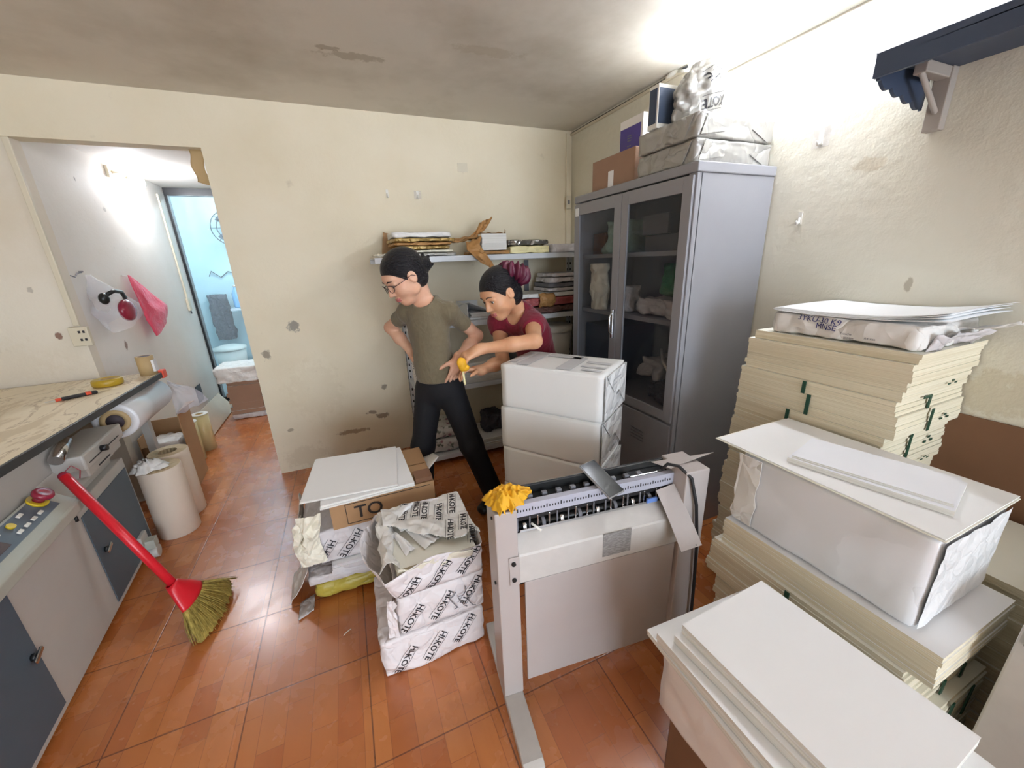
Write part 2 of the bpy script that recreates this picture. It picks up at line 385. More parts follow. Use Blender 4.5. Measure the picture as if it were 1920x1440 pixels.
_tc = {}
def text_geo(txt, size=1., lines=False):
    key = (txt, lines)
    if key not in _tc:
        cu = bpy.data.curves.new('t', 'FONT'); cu.body = txt; cu.size = 1; cu.align_x = 'CENTER'; cu.align_y = 'CENTER'; cu.resolution_u = 3; cu.offset = .012 if txt in ('HI-KOTE', 'KOTE', 'TO') else 0
        ob = bpy.data.objects.new('t', cu); COL.objects.link(ob)
        dg = bpy.context.evaluated_depsgraph_get(); me = bpy.data.meshes.new_from_object(ob.evaluated_get(dg))
        bm = bmesh.new(); bm.from_mesh(me); bmesh.ops.triangulate(bm, faces=bm.faces)
        bmesh.ops.subdivide_edges(bm, edges=[e for e in bm.edges if e.calc_length() > .25], cuts=2, use_grid_fill=True)
        bmesh.ops.triangulate(bm, faces=bm.faces); bm.verts.index_update()
        vs = [v.co.copy() for v in bm.verts]; fs = [tuple(v.index for v in f.verts) for f in bm.faces]
        bm.free(); bpy.data.objects.remove(ob); bpy.data.curves.remove(cu); bpy.data.meshes.remove(me)
        if lines and vs:
            x0 = min(v.x for v in vs); x1 = max(v.x for v in vs)
            for yy in (.55, -.55):
                o = len(vs); n = 10
                for i in range(n + 1):
                    x = lerp(x0, x1, i / n); vs += [Vector((x, yy - .018, 0)), Vector((x, yy + .018, 0))]
                fs += [(o + 2 * i, o + 2 * i + 2, o + 2 * i + 3, o + 2 * i + 1) for i in range(n)]
        _tc[key] = (vs, fs)
    vs, fs = _tc[key]
    return [v * size for v in vs], fs
def print_on(mb, bvh, txt, O, u, v, size, mat, lines=False, off=.0012):
    """prints text on a mesh: u = reading direction, v = up of the letters; projected against u x v"""
    O = Vector(O); u = Vector(u).normalized(); v = Vector(v); v = (v - u * v.dot(u)).normalized(); n = u.cross(v)
    vs, fs = text_geo(txt, size, lines); out = []; ok = []
    for p in vs:
        w = O + u * p.x + v * p.y
        h = bvh.ray_cast(w + n * .12, -n, .3) if bvh else (w, n, 0, 0)
        if h[0] is None: out.append(w); ok.append(False)
        else: out.append(h[0] + n * off); ok.append(True)
    mb.add(out, [f for f in fs if all(ok[i] for i in f)], mat)
def bvh_of(mb): return BVHTree.FromPolygons([Vector(v) for v in mb.v], mb.f)

def pack_geo(mb, x0, x1, y0, y1, z0, z1, amp=.006, seed=0, cuts=14, mat=0, pillow=.006, freq=9, T=None, r=.012):
    """paper-wrapped pack: a subdivided rounded box with crumpled faces"""
    c = Vector(((x0 + x1) / 2, (y0 + y1) / 2, (z0 + z1) / 2)); h = Vector(((x1 - x0) / 2, (y1 - y0) / 2, (z1 - z0) / 2))
    bm = bmesh.new(); bmesh.ops.create_cube(bm, size=2)
    bmesh.ops.subdivide_edges(bm, edges=bm.edges, cuts=cuts, use_grid_fill=True)
    vs = []
    for v in bm.verts:
        q = v.co.copy(); p = Vector((q.x * h.x, q.y * h.y, q.z * h.z))
        inner = Vector((max(-h.x + r, min(h.x - r, p.x)), max(-h.y + r, min(h.y - r, p.y)), max(-h.z + r, min(h.z - r, p.z))))
        d = p - inner
        if d.length > 1e-6: p = inner + d.normalized() * r
        nn = d.normalized() if d.length > 1e-6 else Vector((0, 0, 0))
        e = (1 - abs(q.x) ** 4) * (1 - abs(q.y) ** 4) + (1 - abs(q.z) ** 4) * ((1 - abs(q.x) ** 4) + (1 - abs(q.y) ** 4))
        k = noise.turbulence((p + c) * freq + Vector((seed * 3.1, seed * 1.7, 0)), 3, True) - .45
        k2 = 1 if q.z > -.98 else 0
        p = p + nn * (k * amp * 1.6 + pillow * .4 * min(1, e) * k2)
        p = p + c
        if q.z > .98: p.z = z1 - amp * 1.1 * abs(k)
        p.z = min(max(p.z, z0), z1)
        vs.append(T @ p if T else p)
    bm.verts.index_update(); fs = [tuple(v.index for v in f.verts) for f in bm.faces]; bm.free()
    return mb.add(vs, fs, mat, True)

def sheets_geo(mb, x0, x1, y0, y1, z0, z1, n=6, jit=.003, seed=0, side=0, top=1, T=None, gap=.0):
    """a pile of cut sheets as slabs that are slightly out of line"""
    r = random.Random(seed); dz = (z1 - z0) / n
    for i in range(n):
        a, b, c, d = (r.uniform(-jit, jit) for _ in range(4)); w = r.uniform(.7, 1.) if i < n - 1 else 1
        mb.box(x0 + a, x1 + b * .5, y0 + c, y1 + d, z0 + i * dz, z0 + (i + 1) * dz, side, top, T)
    return mb
# ------------------------------------------------------------------ camera
cam = bpy.data.cameras.new('camera'); cam.sensor_width = 36; cam.sensor_fit = 'HORIZONTAL'; cam.lens = 722 / 1920 * 36; cam.clip_start = .01
co = bpy.data.objects.new('camera', cam); COL.objects.link(co); S.camera = co
RM = Matrix(((0.91910763, 0.15157864, -0.36368267), (-0.39233892, 0.26725959, -0.88013776), (-0.0362124, 0.9516282, 0.30511053)))
co.matrix_world = Matrix.Translation((0, 0, 1.46)) @ RM.to_4x4()

# ------------------------------------------------------------------ the room shell
YB = 3.046; XR = 1.855; ZC = 2.42
def sbox(name, mat, *boxes, **k):
    b = MB()
    for q in boxes: b.box(*q)
    return struct(b.build(name, mat, **k))
sbox('floor', 'floor', (-2.4, 1.95, -5.2, 5.12, -.1, 0))
sbox('ceiling', 'ceiling', (-2.4, 1.95, -5.2, 3.14, ZC, ZC + .1))
sbox('wall_back', 'wall_back', (-.64, XR, YB, 3.14, 0, ZC), (-2.4, -.64, YB, 3.14, 2.15, ZC))
sbox('wall_stub', 'wall_stub', (-2.4, -1.45, 3.066, 3.14, 0, 2.15))
sbox('wall_right', 'wall_right', (XR, 1.95, -5.2, 3.14, 0, ZC))
sbox('wall_left', 'wall_back', (-2.5, -2.4, -5.2, 3.14, 0, ZC))
# unseen front wall; its wide opening is added to let in fill daylight
sbox('wall_front', 'wall_back', (-2.4, -1.2, -5.3, -5.2, 0, ZC), (-1.2, 1.95, -5.3, -5.2, 2.25, ZC))
po = bpy.data.lights.new('fill_opening_portal', 'AREA'); po.shape = 'RECTANGLE'; po.size = 3.05; po.size_y = 2.25; po.cycles.is_portal = True  # portal across the added front opening
pl_ = bpy.data.objects.new('fill_opening_portal', po); COL.objects.link(pl_); pl_.location = (.33, -5.25, 1.12); pl_.rotation_euler = (PI / 2, 0, 0)
# passage behind the opening
sbox('wall_passage_left', 'wall_white', (-1.55, -1.45, 3.14, 5.05, 0, 2.27))
sbox('wall_passage_right', 'wall_white', (.3, .4, 3.14, 5.05, 0, 2.27))
sbox('ceiling_passage', 'wall_white', (-1.55, .4, 3.14, 5.12, 2.245, 2.3))
sbox('wall_far', 'wall_white', (-.42, .4, 5.05, 5.12, 0, 2.245))
sbox('trim_1', 'black', (-1.45, -.42, 5.04, 5.10, 2.175, 2.244), (-1.45, -1.425, 5.04, 5.10, .10, 2.18), (-1.45, -.42, 5.04, 5.10, 0, .12))
# room behind the curtain
sbox('wall_beyond_left', 'cyan_wall', (-2.2, -2.1, 5.12, 7.0, 0, 2.6))
sbox('wall_beyond_back', 'cyan_wall', (-2.1, .6, 6.95, 7.05, 0, 2.6))
sbox('wall_beyond_right', 'cyan_wall', (.5, .6, 5.12, 6.95, 0, 2.6))
sbox('wall_beyond_front', 'cyan_wall', (-2.1, -1.46, 5.06, 5.12, 0, 2.6))
sbox('ceiling_beyond', 'cyan_wall', (-2.1, .6, 5.12, 7.05, 2.6, 2.65))
sbox('floor_beyond', 'grey_floor', (-2.1, .6, 5.12, 7.05, -.1, 0))
# opening trim: flat conduit up the left jamb, chipped patch on right lintel corner
b = MB(); b.box(-1.475, -1.447, 3.048, 3.066, 1.19, 2.15); struct(b.build('trim_2', 'plastic_cream', bevel=.004))
# pipes / cable trunking in the back right corner and along the ceiling edge
b = MB(); b.box(1.80, 1.822, 3.03, YB, 1.35, 2.40); struct(b.build('trim_3', 'wall_back', bevel=.003))
b = MB(); b.box(1.838, XR, 1.9, 3.04, 2.385, 2.40); struct(b.build('trim_4', 'plastic_cream', bevel=.003))

# ------------------------------------------------------------------ lamps
t = thing('fluorescent_lamp', 'glowing white fluorescent tube lamp along the top of the right wall', 'lamp', (XR, 1.2, 2.318))
MB().box(-.05, .002, -.62, .62, -.03, .02).build('housing', 'plastic_white', t, bevel=.006)
tube = emit('tube_glow', 'eef4ff', 92)
MB().cyl((-.075, -.6, -.012), (-.075, .6, -.012), .014, n=16).build('tube', tube, t)
for sgn in (-1, 1): MB().box(-.09, -.045, sgn * .61 - .012, sgn * .61 + .012, -.032, .012).build('lamp_holder', 'plastic_white', t, bevel=.003)
t = thing('fluorescent_lamp', 'added unseen fluorescent tube lamp high on the right wall behind the viewer', 'lamp', (XR, -1.05, 2.33))  # fill lamp out of view, added to brighten the room
MB().box(-.05, .002, -.62, .62, -.03, .02).build('housing', 'plastic_white', t, bevel=.006)
MB().cyl((-.085, -.6, -.012), (-.085, .6, -.012), .014, n=16).build('tube', emit('fill_tube_glow', 'dfe9ff', 75), t)
for sgn in (-1, 1): MB().box(-.1, -.045, sgn * .61 - .012, sgn * .61 + .012, -.032, .012).build('lamp_holder', 'plastic_white', t, bevel=.003)
t = thing('passage_lamp', 'small bright bulb on a wall bracket high in the passage', 'lamp', (-1.45, 4.02, 2.17))
MB().box(.001, .02, -.03, .05, -.03, .05).tube([(.02, .01, .01), (.05, .06, .02), (.06, .12, .0)], .012).build('wall_bracket', 'plastic_cream', t, bevel=.002)
MB().ball((.075, .2, -.02), (.06, .085, .06), 20).build('bulb', emit('bulb_glow', 'f2f6ff', 105), t)
MB().cyl((.06, .11, 0), (.066, .15, -.008), .018, n=16).build('lamp_socket', 'plastic_white', t)
t = thing('beyond_lamp', 'cool white tube lamp in the far blue room', 'lamp', (-.9, 6.0, 2.6))
MB().box(-.5, .5, -.04, .04, -.05, -.001).build('housing', 'plastic_white', t)
MB().cyl((-.48, 0, -.07), (.48, 0, -.07), .014, n=12).build('tube', emit('tube_glow_c', 'cfeeff', 150), t)
# cable along ceiling edge
b = MB(); b.tube([(1.845, 3.03, 2.40), (1.85, 2.7, 2.405), (1.848, 2.2, 2.40), (1.85, 1.88, 2.405)], .006, 8)
tag(b.build('ceiling_cable', 'rubber'), 'dark cable running along the right wall just under the ceiling', 'cable')
b = MB(); b.ball((1.845, 1.98, 2.405), (.014, .05, .016), 14).cyl((1.84, 1.93, 2.40), (1.845, 1.86, 2.38), .008, n=10)
tag(b.build('cable_connector', 'plastic_white'), 'white plug connector on the cable under the ceiling', 'plug')

# ------------------------------------------------------------------ small fittings on the walls
def hook(loc, rz, label, plate=True, s=1.):
    loc = (loc[0] + (.002 if rz else 0), loc[1] + (0 if rz else .002), loc[2])
    t = thing('adhesive_hook', label, 'hook', loc, rz, 'clear stick-on hooks on the walls')
    if plate: MB().box(-.028 * s, .028 * s, -.0025, 0, -.03 * s, .03 * s).build('backing', 'bag_clear', t, bevel=.001)
    MB().box(-.008, .008, -.006, .001, -.026, .024).tube([(0, -.006, .0), (0, -.008, -.02), (0, -.02, -.026), (0, -.026, -.012)], .004, 8).build('hook_arm', 'plastic_white', t)
hook((XR, 1.138, 1.885), -PI / 2, 'clear stick-on hook on a square backing, high on right wall', True, 1.2)
hook((XR, 1.165, 1.59), -PI / 2, 'small white stick-on hook beside the cabinet on right wall', False)
hook((.376, YB, 1.934), 0, 'slim white stick-on hook high on back wall', False)
hook((.585, YB, 1.93), 0, 'clear square stick-on hook backing high on back wall', True, .9)
b = MB(); b.box(.895, .97, YB - .002, YB + .004, 2.09, 2.15); tag(b.build('adhesive_patch', 'plastic_cream', bevel=.001), 'worn grey adhesive patch highest on the back wall', 'patch')
t = thing('junction_box', 'small switch box at the foot of the corner trunking', 'box', (1.811, 3.03, 1.90))
MB().box(-.02, .02, -.02, -.001, -.05, .05).build('box_body', 'plastic_cream', t, bevel=.003)
MB().box(-.008, .008, -.024, -.02, -.015, .015).build('switch', 'ink_grey', t)

# navy shelf on a wooden bracket, upper right
t = thing('wall_shelf', 'navy blue board shelf on a pale bracket high on right wall', 'shelf', (XR, .815, 1.985))
sh = MB(); sh.box(-.30, -.002, -1.7, .025, -.004, .018).box(-.30, -.285, -1.7, .025, -.045, .018)
sh.build('board', 'navy', t, bevel=.002)
b = MB(); poly = [(-.285, -.004), (-.285, -.05)]
for i in range(25):
    u = i / 24; poly.append((-.275 + .255 * u, -.05 - .045 * u - .014 * abs(math.sin(u * PI * 4))))
poly += [(-.02, -.105), (-.012, -.004)]
T = Matrix(((1, 0, 0, 0), (0, 0, -1, 0), (0, 1, 0, 0), (0, 0, 0, 1)))
b.prism(poly, -.022, -.012, 0, T); b.build('scalloped_end_panel', 'navy', t, bevel=.001)
b = MB(); b.box(-.035, -.001, -.05, -.006, -.175, -.004).box(-.17, -.03, -.045, -.012, -.035, -.004)
b.tube([(-.165, -.03, -.03), (-.03, -.03, -.125)], .008, 8); b.build('bracket', 'bracket', t, bevel=.003)

# socket on stub wall next to conduit
t = thing('wall_socket', 'cream double socket at the foot of the conduit by the opening', 'socket', (-1.462, 3.05, 1.14))
MB().box(-.03, .055, -.03, -.001, -.065, .045).build('socket_body', 'plastic_cream', t, bevel=.004)
for zz in (-.035, .01):
    MB().box(.012, .022, -.032, -.03, zz, zz + .014).box(.032, .042, -.032, -.03, zz, zz + .014).build('socket_holes', 'ink', t)
t = thing('cable_switch', 'cream cable trunking and switch on the passage wall near the doorway', 'switch', (-1.45, 4.84, 1.16))
MB().box(.001, .02, -.03, .03, -.06, .06).build('switch_body', 'plastic_cream', t, bevel=.003)
MB().box(.001, .014, .0, .022, .06, 1.0).build('trunking', 'plastic_cream', t, bevel=.002)
MB().tube([(.012, 0, -.06), (.014, .0, -.09)], .006, 8).build('cord_stub', 'ink_grey', t)
b = MB(); b.box(-1.449, -1.443, 4.40, 4.54, .26, .42); tag(b.build('vent_hole', 'dark', bevel=.002), 'dark square vent low on the passage wall', 'vent')
# peeling tape on the lintel corner
def tapef(u, v): return (-.70 + .055 * u + .01 * math.sin(v * 7), 3.10 - .03 * u, 2.148 - .16 * v + 0 * u) if False else (-.715 + .062 * u + .006 * math.sin(v * 9), 3.10 - .012 * math.sin(v * 5 + u), 2.149 - .17 * v - .02 * u * v)
b = MB(); b.grid(tapef, 6, 12); tag(b.build('peeling_tape', 'core', solid=.002), 'brown peeling tape at the top corner of the opening', 'tape')

# items hanging in the passage
t = thing('hanging_bag', 'clear plastic bag with a red thing inside hanging by the conduit', 'bag', (-1.45, 3.22, 1.47))
MB().tube([(.002, -.08, .0), (.012, -.06, -.01), (.008, -.02, .012), (.012, .02, .015)], .003, 6).cyl((0, .02, .02), (.02, .02, .02), .004, n=8).build('wire_hook', 'ink_grey', t)
def bagf(u, v):
    a = 2 * PI * u; w = .02 + .13 * math.sin(PI * min(1, v * .62)) ** 1.2
    c = (.03 + .02 * v, .03 + .09 * v, -.30 * v)
    k = 1 + .25 * nz((math.cos(a), math.sin(a), v * 3), 1.7, 3)
    return (c[0] + .5 * w * k * math.cos(a) + .04 * v, c[1] + w * k * math.sin(a) + .13 * max(0, math.sin(a)) * v, c[2] + .05 * v * math.sin(a))
MB().grid(bagf, 28, 16).build('bag_film', 'bag_clear', t)
b = MB(); b.ball((.145, .07, -.225), (.035, .085, .07), 20); b.build('red_content', 'red_dark', t)
MB().tube([(.12, -.06, -.12), (.14, -.01, -.10), (.14, .08, -.11), (.13, .13, -.15)], .012, 8).ball((.11, -.07, -.14), (.025, .03, .035), 12).build('dark_strap', 'dark', t)
t = thing('pink_bag', 'pink plastic bag hanging on the passage wall', 'bag', (-1.45, 3.73, 1.46))
def pinkf(u, v):
    a = 2 * PI * u; w = .012 + .235 * (v ** .9) * (1 - .45 * max(0, v - .72) / .28)
    k = 1 + .22 * nz((math.cos(a), math.sin(a), v * 2.5), 1.6, 8)
    return (.03 + .14 * w * k * (1 + math.cos(a)), .02 + .26 * v * (1 - .3 * max(0, v - .7)) + w * k * math.sin(a), -.40 * v + .06 * v * math.sin(a))
MB().grid(pinkf, 28, 18).build('bag_film', 'bag_pink', t)
MB().cyl((-.003, .0, .0), (.03, .0, -.004), .005, n=8).build('wall_peg', 'plastic_white', t)

# doorway curtain
def curf(u, v):
    x = lerp(-1.425, -.43, u); top = math.exp(-((1 - v) * 9))
    y = 5.02 + .022 * math.sin(u * 31) * (.3 + .7 * v) + .02 * nz((u * 6, v * 5, 0), 1, 2) + top * .02 * nz((u * 30, v * 22, 0), 1, 5)
    return (x, y, lerp(.12, 2.175, v))
MB_c = MB(); MB_c.grid(curf, 90, 70); tag(MB_c.build('plastic_curtain', 'curtain'), 'creased clear plastic curtain hanging in the far doorway', 'curtain')
# things behind the curtain
t = thing('wall_fan', 'dark round cage fan high on the far blue room wall', 'fan', (-1.30, 6.75, 2.02))
for k, r in enumerate((.08, .15, .22)):
    pts = [(r * math.cos(a * PI / 12), -.02 * (3 - k) - .04, r * math.sin(a * PI / 12)) for a in range(25)]
    MB().tube(pts, .006, 6).build('cage_ring', 'dark', t)
for a in range(8): MB().tube([(0, -.11, 0), (.22 * math.cos(a * PI / 4), -.05, .22 * math.sin(a * PI / 4))], .004, 6).build('cage_spoke', 'dark', t)
MB().cyl((0, -.06, 0), (0, .1, 0), .06, n=20).build('motor', 'dark', t)
for a in range(3):
    w = a * 2.094
    MB().grid(lambda u, v: ((.05 + .14 * u) * math.cos(w + (v - .5) * .9), -.06 + .03 * (v - .5), (.05 + .14 * u) * math.sin(w + (v - .5) * .9)), 4, 4).build('fan_blade', 'panel_dark', t, solid=.003)
MB().box(-.05, .05, .08, .195, -.06, .06).build('wall_mount', 'dark', t)
b = MB(); b.box(-1.50, -1.05, 6.55, 6.955, .93, .96); tag(b.build('far_shelf', 'shelf_white'), 'white wall shelf in the far blue room behind the curtain', 'shelf')
b = MB(); b.box(-1.33, -1.08, 6.62, 6.88, .962, 1.42); tag(b.build('appliance_box', 'plastic_white', bevel=.01), 'white upright appliance box on the far shelf', 'box')
t = thing('water_bottle', 'clear blue water bottle on the far shelf', 'bottle', (-1.42, 6.70, .962))
MB().lathe([(0, 0), (.05, 0), (.055, .02), (.055, .19), (.03, .24), (.018, .27), (.018, .29), (0, .29)], n=20).build('bottle_body', clear('bottle_blue', '8fc4f0', .1, .7), t)
MB().cyl((0, 0, .285), (0, 0, .315), .021, n=16).build('cap', 'plastic_white', t)
t = thing('white_bin', 'low white lidded bin on the far room floor', 'bin', (-1.60, 6.45, 0))
MB().lathe([(0, 0), (.15, 0), (.19, .42), (0, .42)], n=28).build('bin_body', 'plastic_white', t)
MB().lathe([(.2, .42), (.2, .45), (.1, .48), (0, .49)], n=28).build('bin_lid', 'plastic_white', t)
t = thing('grey_bucket', 'grey bucket standing beside the white bin in the far room', 'bucket', (-1.15, 6.45, 0))
MB().lathe([(0, 0), (.12, 0), (.16, .38), (.165, .40), (.15, .40), (.11, .02), (0, .02)], n=28).build('bucket_body', 'steel_grey', t)
MB().tube([(-.16, 0, .38), (-.1, 0, .50), (0, 0, .54), (.1, 0, .50), (.16, 0, .38)], .006, 6).build('bucket_handle', 'dark', t)
b = MB(); pack_geo(b, -1.80, -1.58, 6.80, 6.952, .5, 1.15, .03, 4, 10); tag(b.build('hanging_apron', 'grey_cloth'), 'dark grey cloth hanging on the far blue room wall', 'cloth')
b = MB(); pack_geo(b, -1.40, -1.05, 6.1, 6.25, 0, .22, .03, 6, 10); tag(b.build('red_sack', crumple('red_sack', '9a5a5c', .7, 10)), 'dull red sack on the far room floor', 'sack')
b = MB(); b.tube([(-1.74, 6.94, 1.4), (-1.70, 6.93, 1.47), (-1.6, 6.93, 1.38), (-1.5, 6.93, 1.46), (-1.38, 6.93, 1.4)], .006, 6); tag(b.build('wall_wire', 'dark'), 'zigzag dark wire on the far blue room wall', 'wire')

# wrapped paper pile at the end of the passage
b = MB(); sheets_geo(b, -1.235, -.95, 4.50, 4.78, .06, .40, 9, .012, 3)
tag(b.build('paper_pile', ['carton_pink', 'white_paper']), 'stacked brownish paper pile on the floor by the far doorway', 'paper', None)
b = MB(); pack_geo(b, -1.24, -.94, 4.50, 4.78, 0, .058, .012, 12, 12); tag(b.build('wrapped_base_pack', 'wrap_grey'), 'flattened grey wrapped pack under the far paper pile', 'pack')
b = MB(); pack_geo(b, -1.29, -.93, 4.45, 4.80, .402, .56, .02, 21, 14); tag(b.build('wrapped_top_pack', 'wrap_white'), 'bright white wrapped pack on top of the far paper pile', 'pack')
b = MB(); T = TR((-1.385, 4.45, .1), 0, 0, math.atan2(.19, .12)); b.box(-.11, .11, -.52, .5, -.006, .006, T=T)
tag(b.build('leaning_board', 'pale_floor', bevel=.002), 'pale board leaning low along the passage wall', 'board')
# ------------------------------------------------------------------ steel cabinet with glass doors
CX0, CX1, CY0, CY1, CH = 1.386, 1.848, 1.303, 2.219, 1.815
t = thing('steel_cabinet', 'tall grey steel cabinet with two glass doors against right wall', 'cabinet', (0, 0, 0))
b = MB(); e = .012
b.box(CX0 + .02, CX1, CY0, CY0 + e, .0, CH - .04).box(CX0 + .02, CX1, CY1 - e, CY1, .0, CH - .04)
b.box(CX1 - e, CX1, CY0 + e, CY1 - e, .0, CH - .04).box(CX0 + .02, CX1, CY0 + e, CY1 - e, .05, .07)
b.box(CX0, CX0 + .03, CY0, CY0 + .045, 0, CH - .04).box(CX0, CX0 + .03, CY1 - .045, CY1, 0, CH - .04).box(CX0, CX0 + .03, CY0 + .045, CY1 - .045, 0, .06).box(CX0, CX0 + .03, CY0 + .045, CY1 - .045, .635, .675)
b.build('body', 'steel_grey', t, bevel=.003)
MB().box(CX0 - .006, CX1, CY0 - .006, CY1 + .006, CH - .04, CH).build('top_cap', 'steel_grey', t, bevel=.004)
for z in (.665, 1.13, 1.455):
    MB().box(CX0 + .035, CX1 - e, CY0 + e, CY1 - e, z, z + .022).build('shelf', 'steel_grey', t)
ym = (CY0 + CY1) / 2
def cdoor(y0, y1, z0, z1, glass):
    if glass:
        b = MB(); w = .05 if y0 < ym - .1 else .055
        b.box(CX0 - .014, CX0 - .001, y0, y0 + w, z0, z1).box(CX0 - .014, CX0 - .001, y1 - w, y1, z0, z1)
        b.box(CX0 - .014, CX0 - .001, y0 + w, y1 - w, z0, z0 + .05).box(CX0 - .014, CX0 - .001, y0 + w, y1 - w, z1 - .06, z1)
        d = b.build('glass_door', 'steel_grey', t, bevel=.002)
        MB().box(CX0 - .009, CX0 - .005, y0 + w - .004, y1 - w + .004, z0 + .046, z1 - .056).build('pane', 'glass', d)
    else:
        b = MB(); b.box(CX0 - .014, CX0 - .001, y0, y1, z0, z1); d = b.build('steel_door', 'steel_grey', t, bevel=.003)
        v = MB()
        for k in range(4): v.box(CX0 - .0165, CX0 - .0145, (y0 + y1) / 2 - .05, (y0 + y1) / 2 + .05, z1 - .16 + k * .018, z1 - .154 + k * .018)
        v.build('vent_slots', 'steel_in', d)
    return d
d1 = cdoor(CY0 + .008, ym - .002, .665, 1.765, True); d2 = cdoor(ym + .002, CY1 - .008, .665, 1.765, True)
cdoor(CY0 + .008, ym - .002, .06, .652, False); cdoor(ym + .002, CY1 - .008, .06, .652, False)
MB().box(CX0 - .03, CX0 - .014, ym + .012, ym + .03, 1.02, 1.18).tube([(CX0 - .03, ym + .02, 1.16), (CX0 - .045, ym + .02, 1.14), (CX0 - .045, ym + .02, 1.06), (CX0 - .03, ym + .02, 1.04)], .006, 8).build('handle', 'chrome', d2, bevel=.002)
MB().box(CX0 - .0155, CX0 - .0142, CY1 - .055, CY1 - .02, 1.70, 1.745).build('maker_sticker', 'white_paper', d2)
# what is inside
b = MB(); pack_geo(b, 1.50, 1.75, 1.88, 2.06, 1.478, 1.66, .035, 31, 12); tag(b.build('pale_green_bag', 'bag_pale'), 'pale green plastic bag on the top cabinet shelf, left door', 'bag')
b = MB(); b.box(1.50, 1.76, 2.07, 2.19, 1.478, 1.60); tag(b.build('dark_box', 'carton_brown', bevel=.003), 'dark brown box beside the pale green bag inside the cabinet', 'box')
b = MB(); b.box(1.52, 1.80, 1.34, 1.74, 1.478, 1.56, top=None); tag(b.build('grey_folder_box', 'steel_in', bevel=.004), 'flat grey box on the top cabinet shelf behind the right pane', 'box')
b = MB(); b.box(1.50, 1.52, 1.56, 1.74, 1.562, 1.655); tag(b.build('leaning_card', 'ink_grey', bevel=.001), 'grey card standing on the flat grey box inside the cabinet', 'card')
b = MB()
def wb(u, v):
    a = 2 * PI * u; r = .075 * (1 - .55 * abs(v - .42)) * (1 + .25 * nz((math.cos(a), math.sin(a), v * 3), 2, 4)) * (1.25 if v > .85 else 1)
    return (1.46 + r * .7 * math.cos(a), 2.04 + r * math.sin(a) + .02 * v, 1.153 + .27 * v)
b.grid(wb, 24, 16); tag(b.build('white_pouch', 'wrap_cream'), 'tall crumpled white pouch on the middle cabinet shelf, left door', 'pouch')
b = MB(); pack_geo(b, 1.46, 1.58, 1.80, 1.92, 1.153, 1.30, .03, 8, 10); tag(b.build('white_small_pouch', 'wrap_grey'), 'small grey white pouch beside the tall pouch in the cabinet', 'pouch')
b = MB(); pack_geo(b, 1.46, 1.76, 1.38, 1.72, 1.153, 1.25, .05, 9, 12); tag(b.build('white_bundle', 'wrap_grey'), 'pale crumpled bundle on the middle cabinet shelf, right door', 'bundle')
b = MB(); pack_geo(b, 1.50, 1.78, 1.36, 1.60, 1.252, 1.42, .03, 17, 12, r=.05); tag(b.build('green_bag', 'bag_green'), 'dark green plastic bag heaped on the pale bundle inside cabinet', 'bag')
b = MB(); pack_geo(b, 1.45, 1.80, 1.34, 1.60, .69, .80, .06, 41, 14, r=.05); tag(b.build('dark_cloth_heap', 'grey_cloth'), 'heap of dark cloth at the bottom of the glass cabinet', 'cloth')
b = MB(); pack_geo(b, 1.52, 1.78, 1.55, 1.74, .80, .90, .05, 43, 12, r=.04); tag(b.build('grey_cloth_bundle', 'wrap_grey'), 'grey white bundle lying on the dark cloth in the cabinet', 'bundle')
b = MB(); b.box(1.46, 1.80, 1.92, 2.19, .69, 1.05); tag(b.build('blue_carton', 'navy', bevel=.004), 'dark blue carton at the bottom of the cabinet, left door', 'box')
b = MB(); b.tube([(1.44, 1.38, .86), (1.5, 1.52, .92), (1.6, 1.64, .95)], .008, 8); tag(b.build('white_rod', 'plastic_white'), 'thin white rod lying over the dark cloth in the cabinet', 'rod')

# ------------------------------------------------------------------ on top of the cabinet
Z = CH
b = MB(); b.box(1.42, 1.70, 1.735, 2.10, Z, Z + .16); tag(b.build('brown_carton', 'carton_pink', bevel=.004), 'faded brown carton on top of the cabinet under the purple box', 'carton')
b = MB(); b.box(1.4165, 1.4185, 1.90, 1.945, Z + .005, Z + .085); tag(b.build('carton_tag', 'white_paper'), 'small white tag stuck on the faded brown carton', 'tag')
t = thing('purple_box', 'white box with a purple printed front, upright on the brown carton', 'box', (1.50, 1.86, Z + .161))
MB().box(0, .14, -.075, .105, 0, .165).build('box_body', 'white_paper', t, bevel=.002)
b = MB(); b.box(-.0015, -.0004, -.06, .10, .008, .125); b.build('purple_panel', 'purple', t)
b = MB(); print_on(b, None, 'I III', (-.0022, .02, .06), (0, 0, 1), (0, 1, 0), .045, 0); b.build('panel_print', 'ink_grey', t)
for k, (z0, z1, lab) in enumerate(((Z, Z + .092, 'silver wrapped paper pack lying directly on the cabinet top'), (Z + .093, Z + .185, 'silver wrapped paper pack lying on top of the other silver pack'))):
    b = MB(); pack_geo(b, 1.40 - .002 * k, 1.845, 1.335, 1.69, z0, z1, .007, 50 + k, 18, r=.01)
    t = b.build('silver_pack', 'silver'); tag(t, lab, 'pack', 'silver wrapped packs on the cabinet')
    for tri in ([(1.41, 1.330, z0 + .008), (1.44, 1.329, z1 - .006), (1.55, 1.330, z0 + .03)], [(1.80, 1.330, z0 + .004), (1.70, 1.329, z0 + .045), (1.835, 1.330, z1 - .006)], [(1.395, 1.40, z0 + .006), (1.393, 1.52, z0 + .05), (1.395, 1.36, z1 - .008)]):
        MB().add(tri, [(0, 1, 2)]).build('end_fold', 'silver', t, solid=.0025)
b = MB()
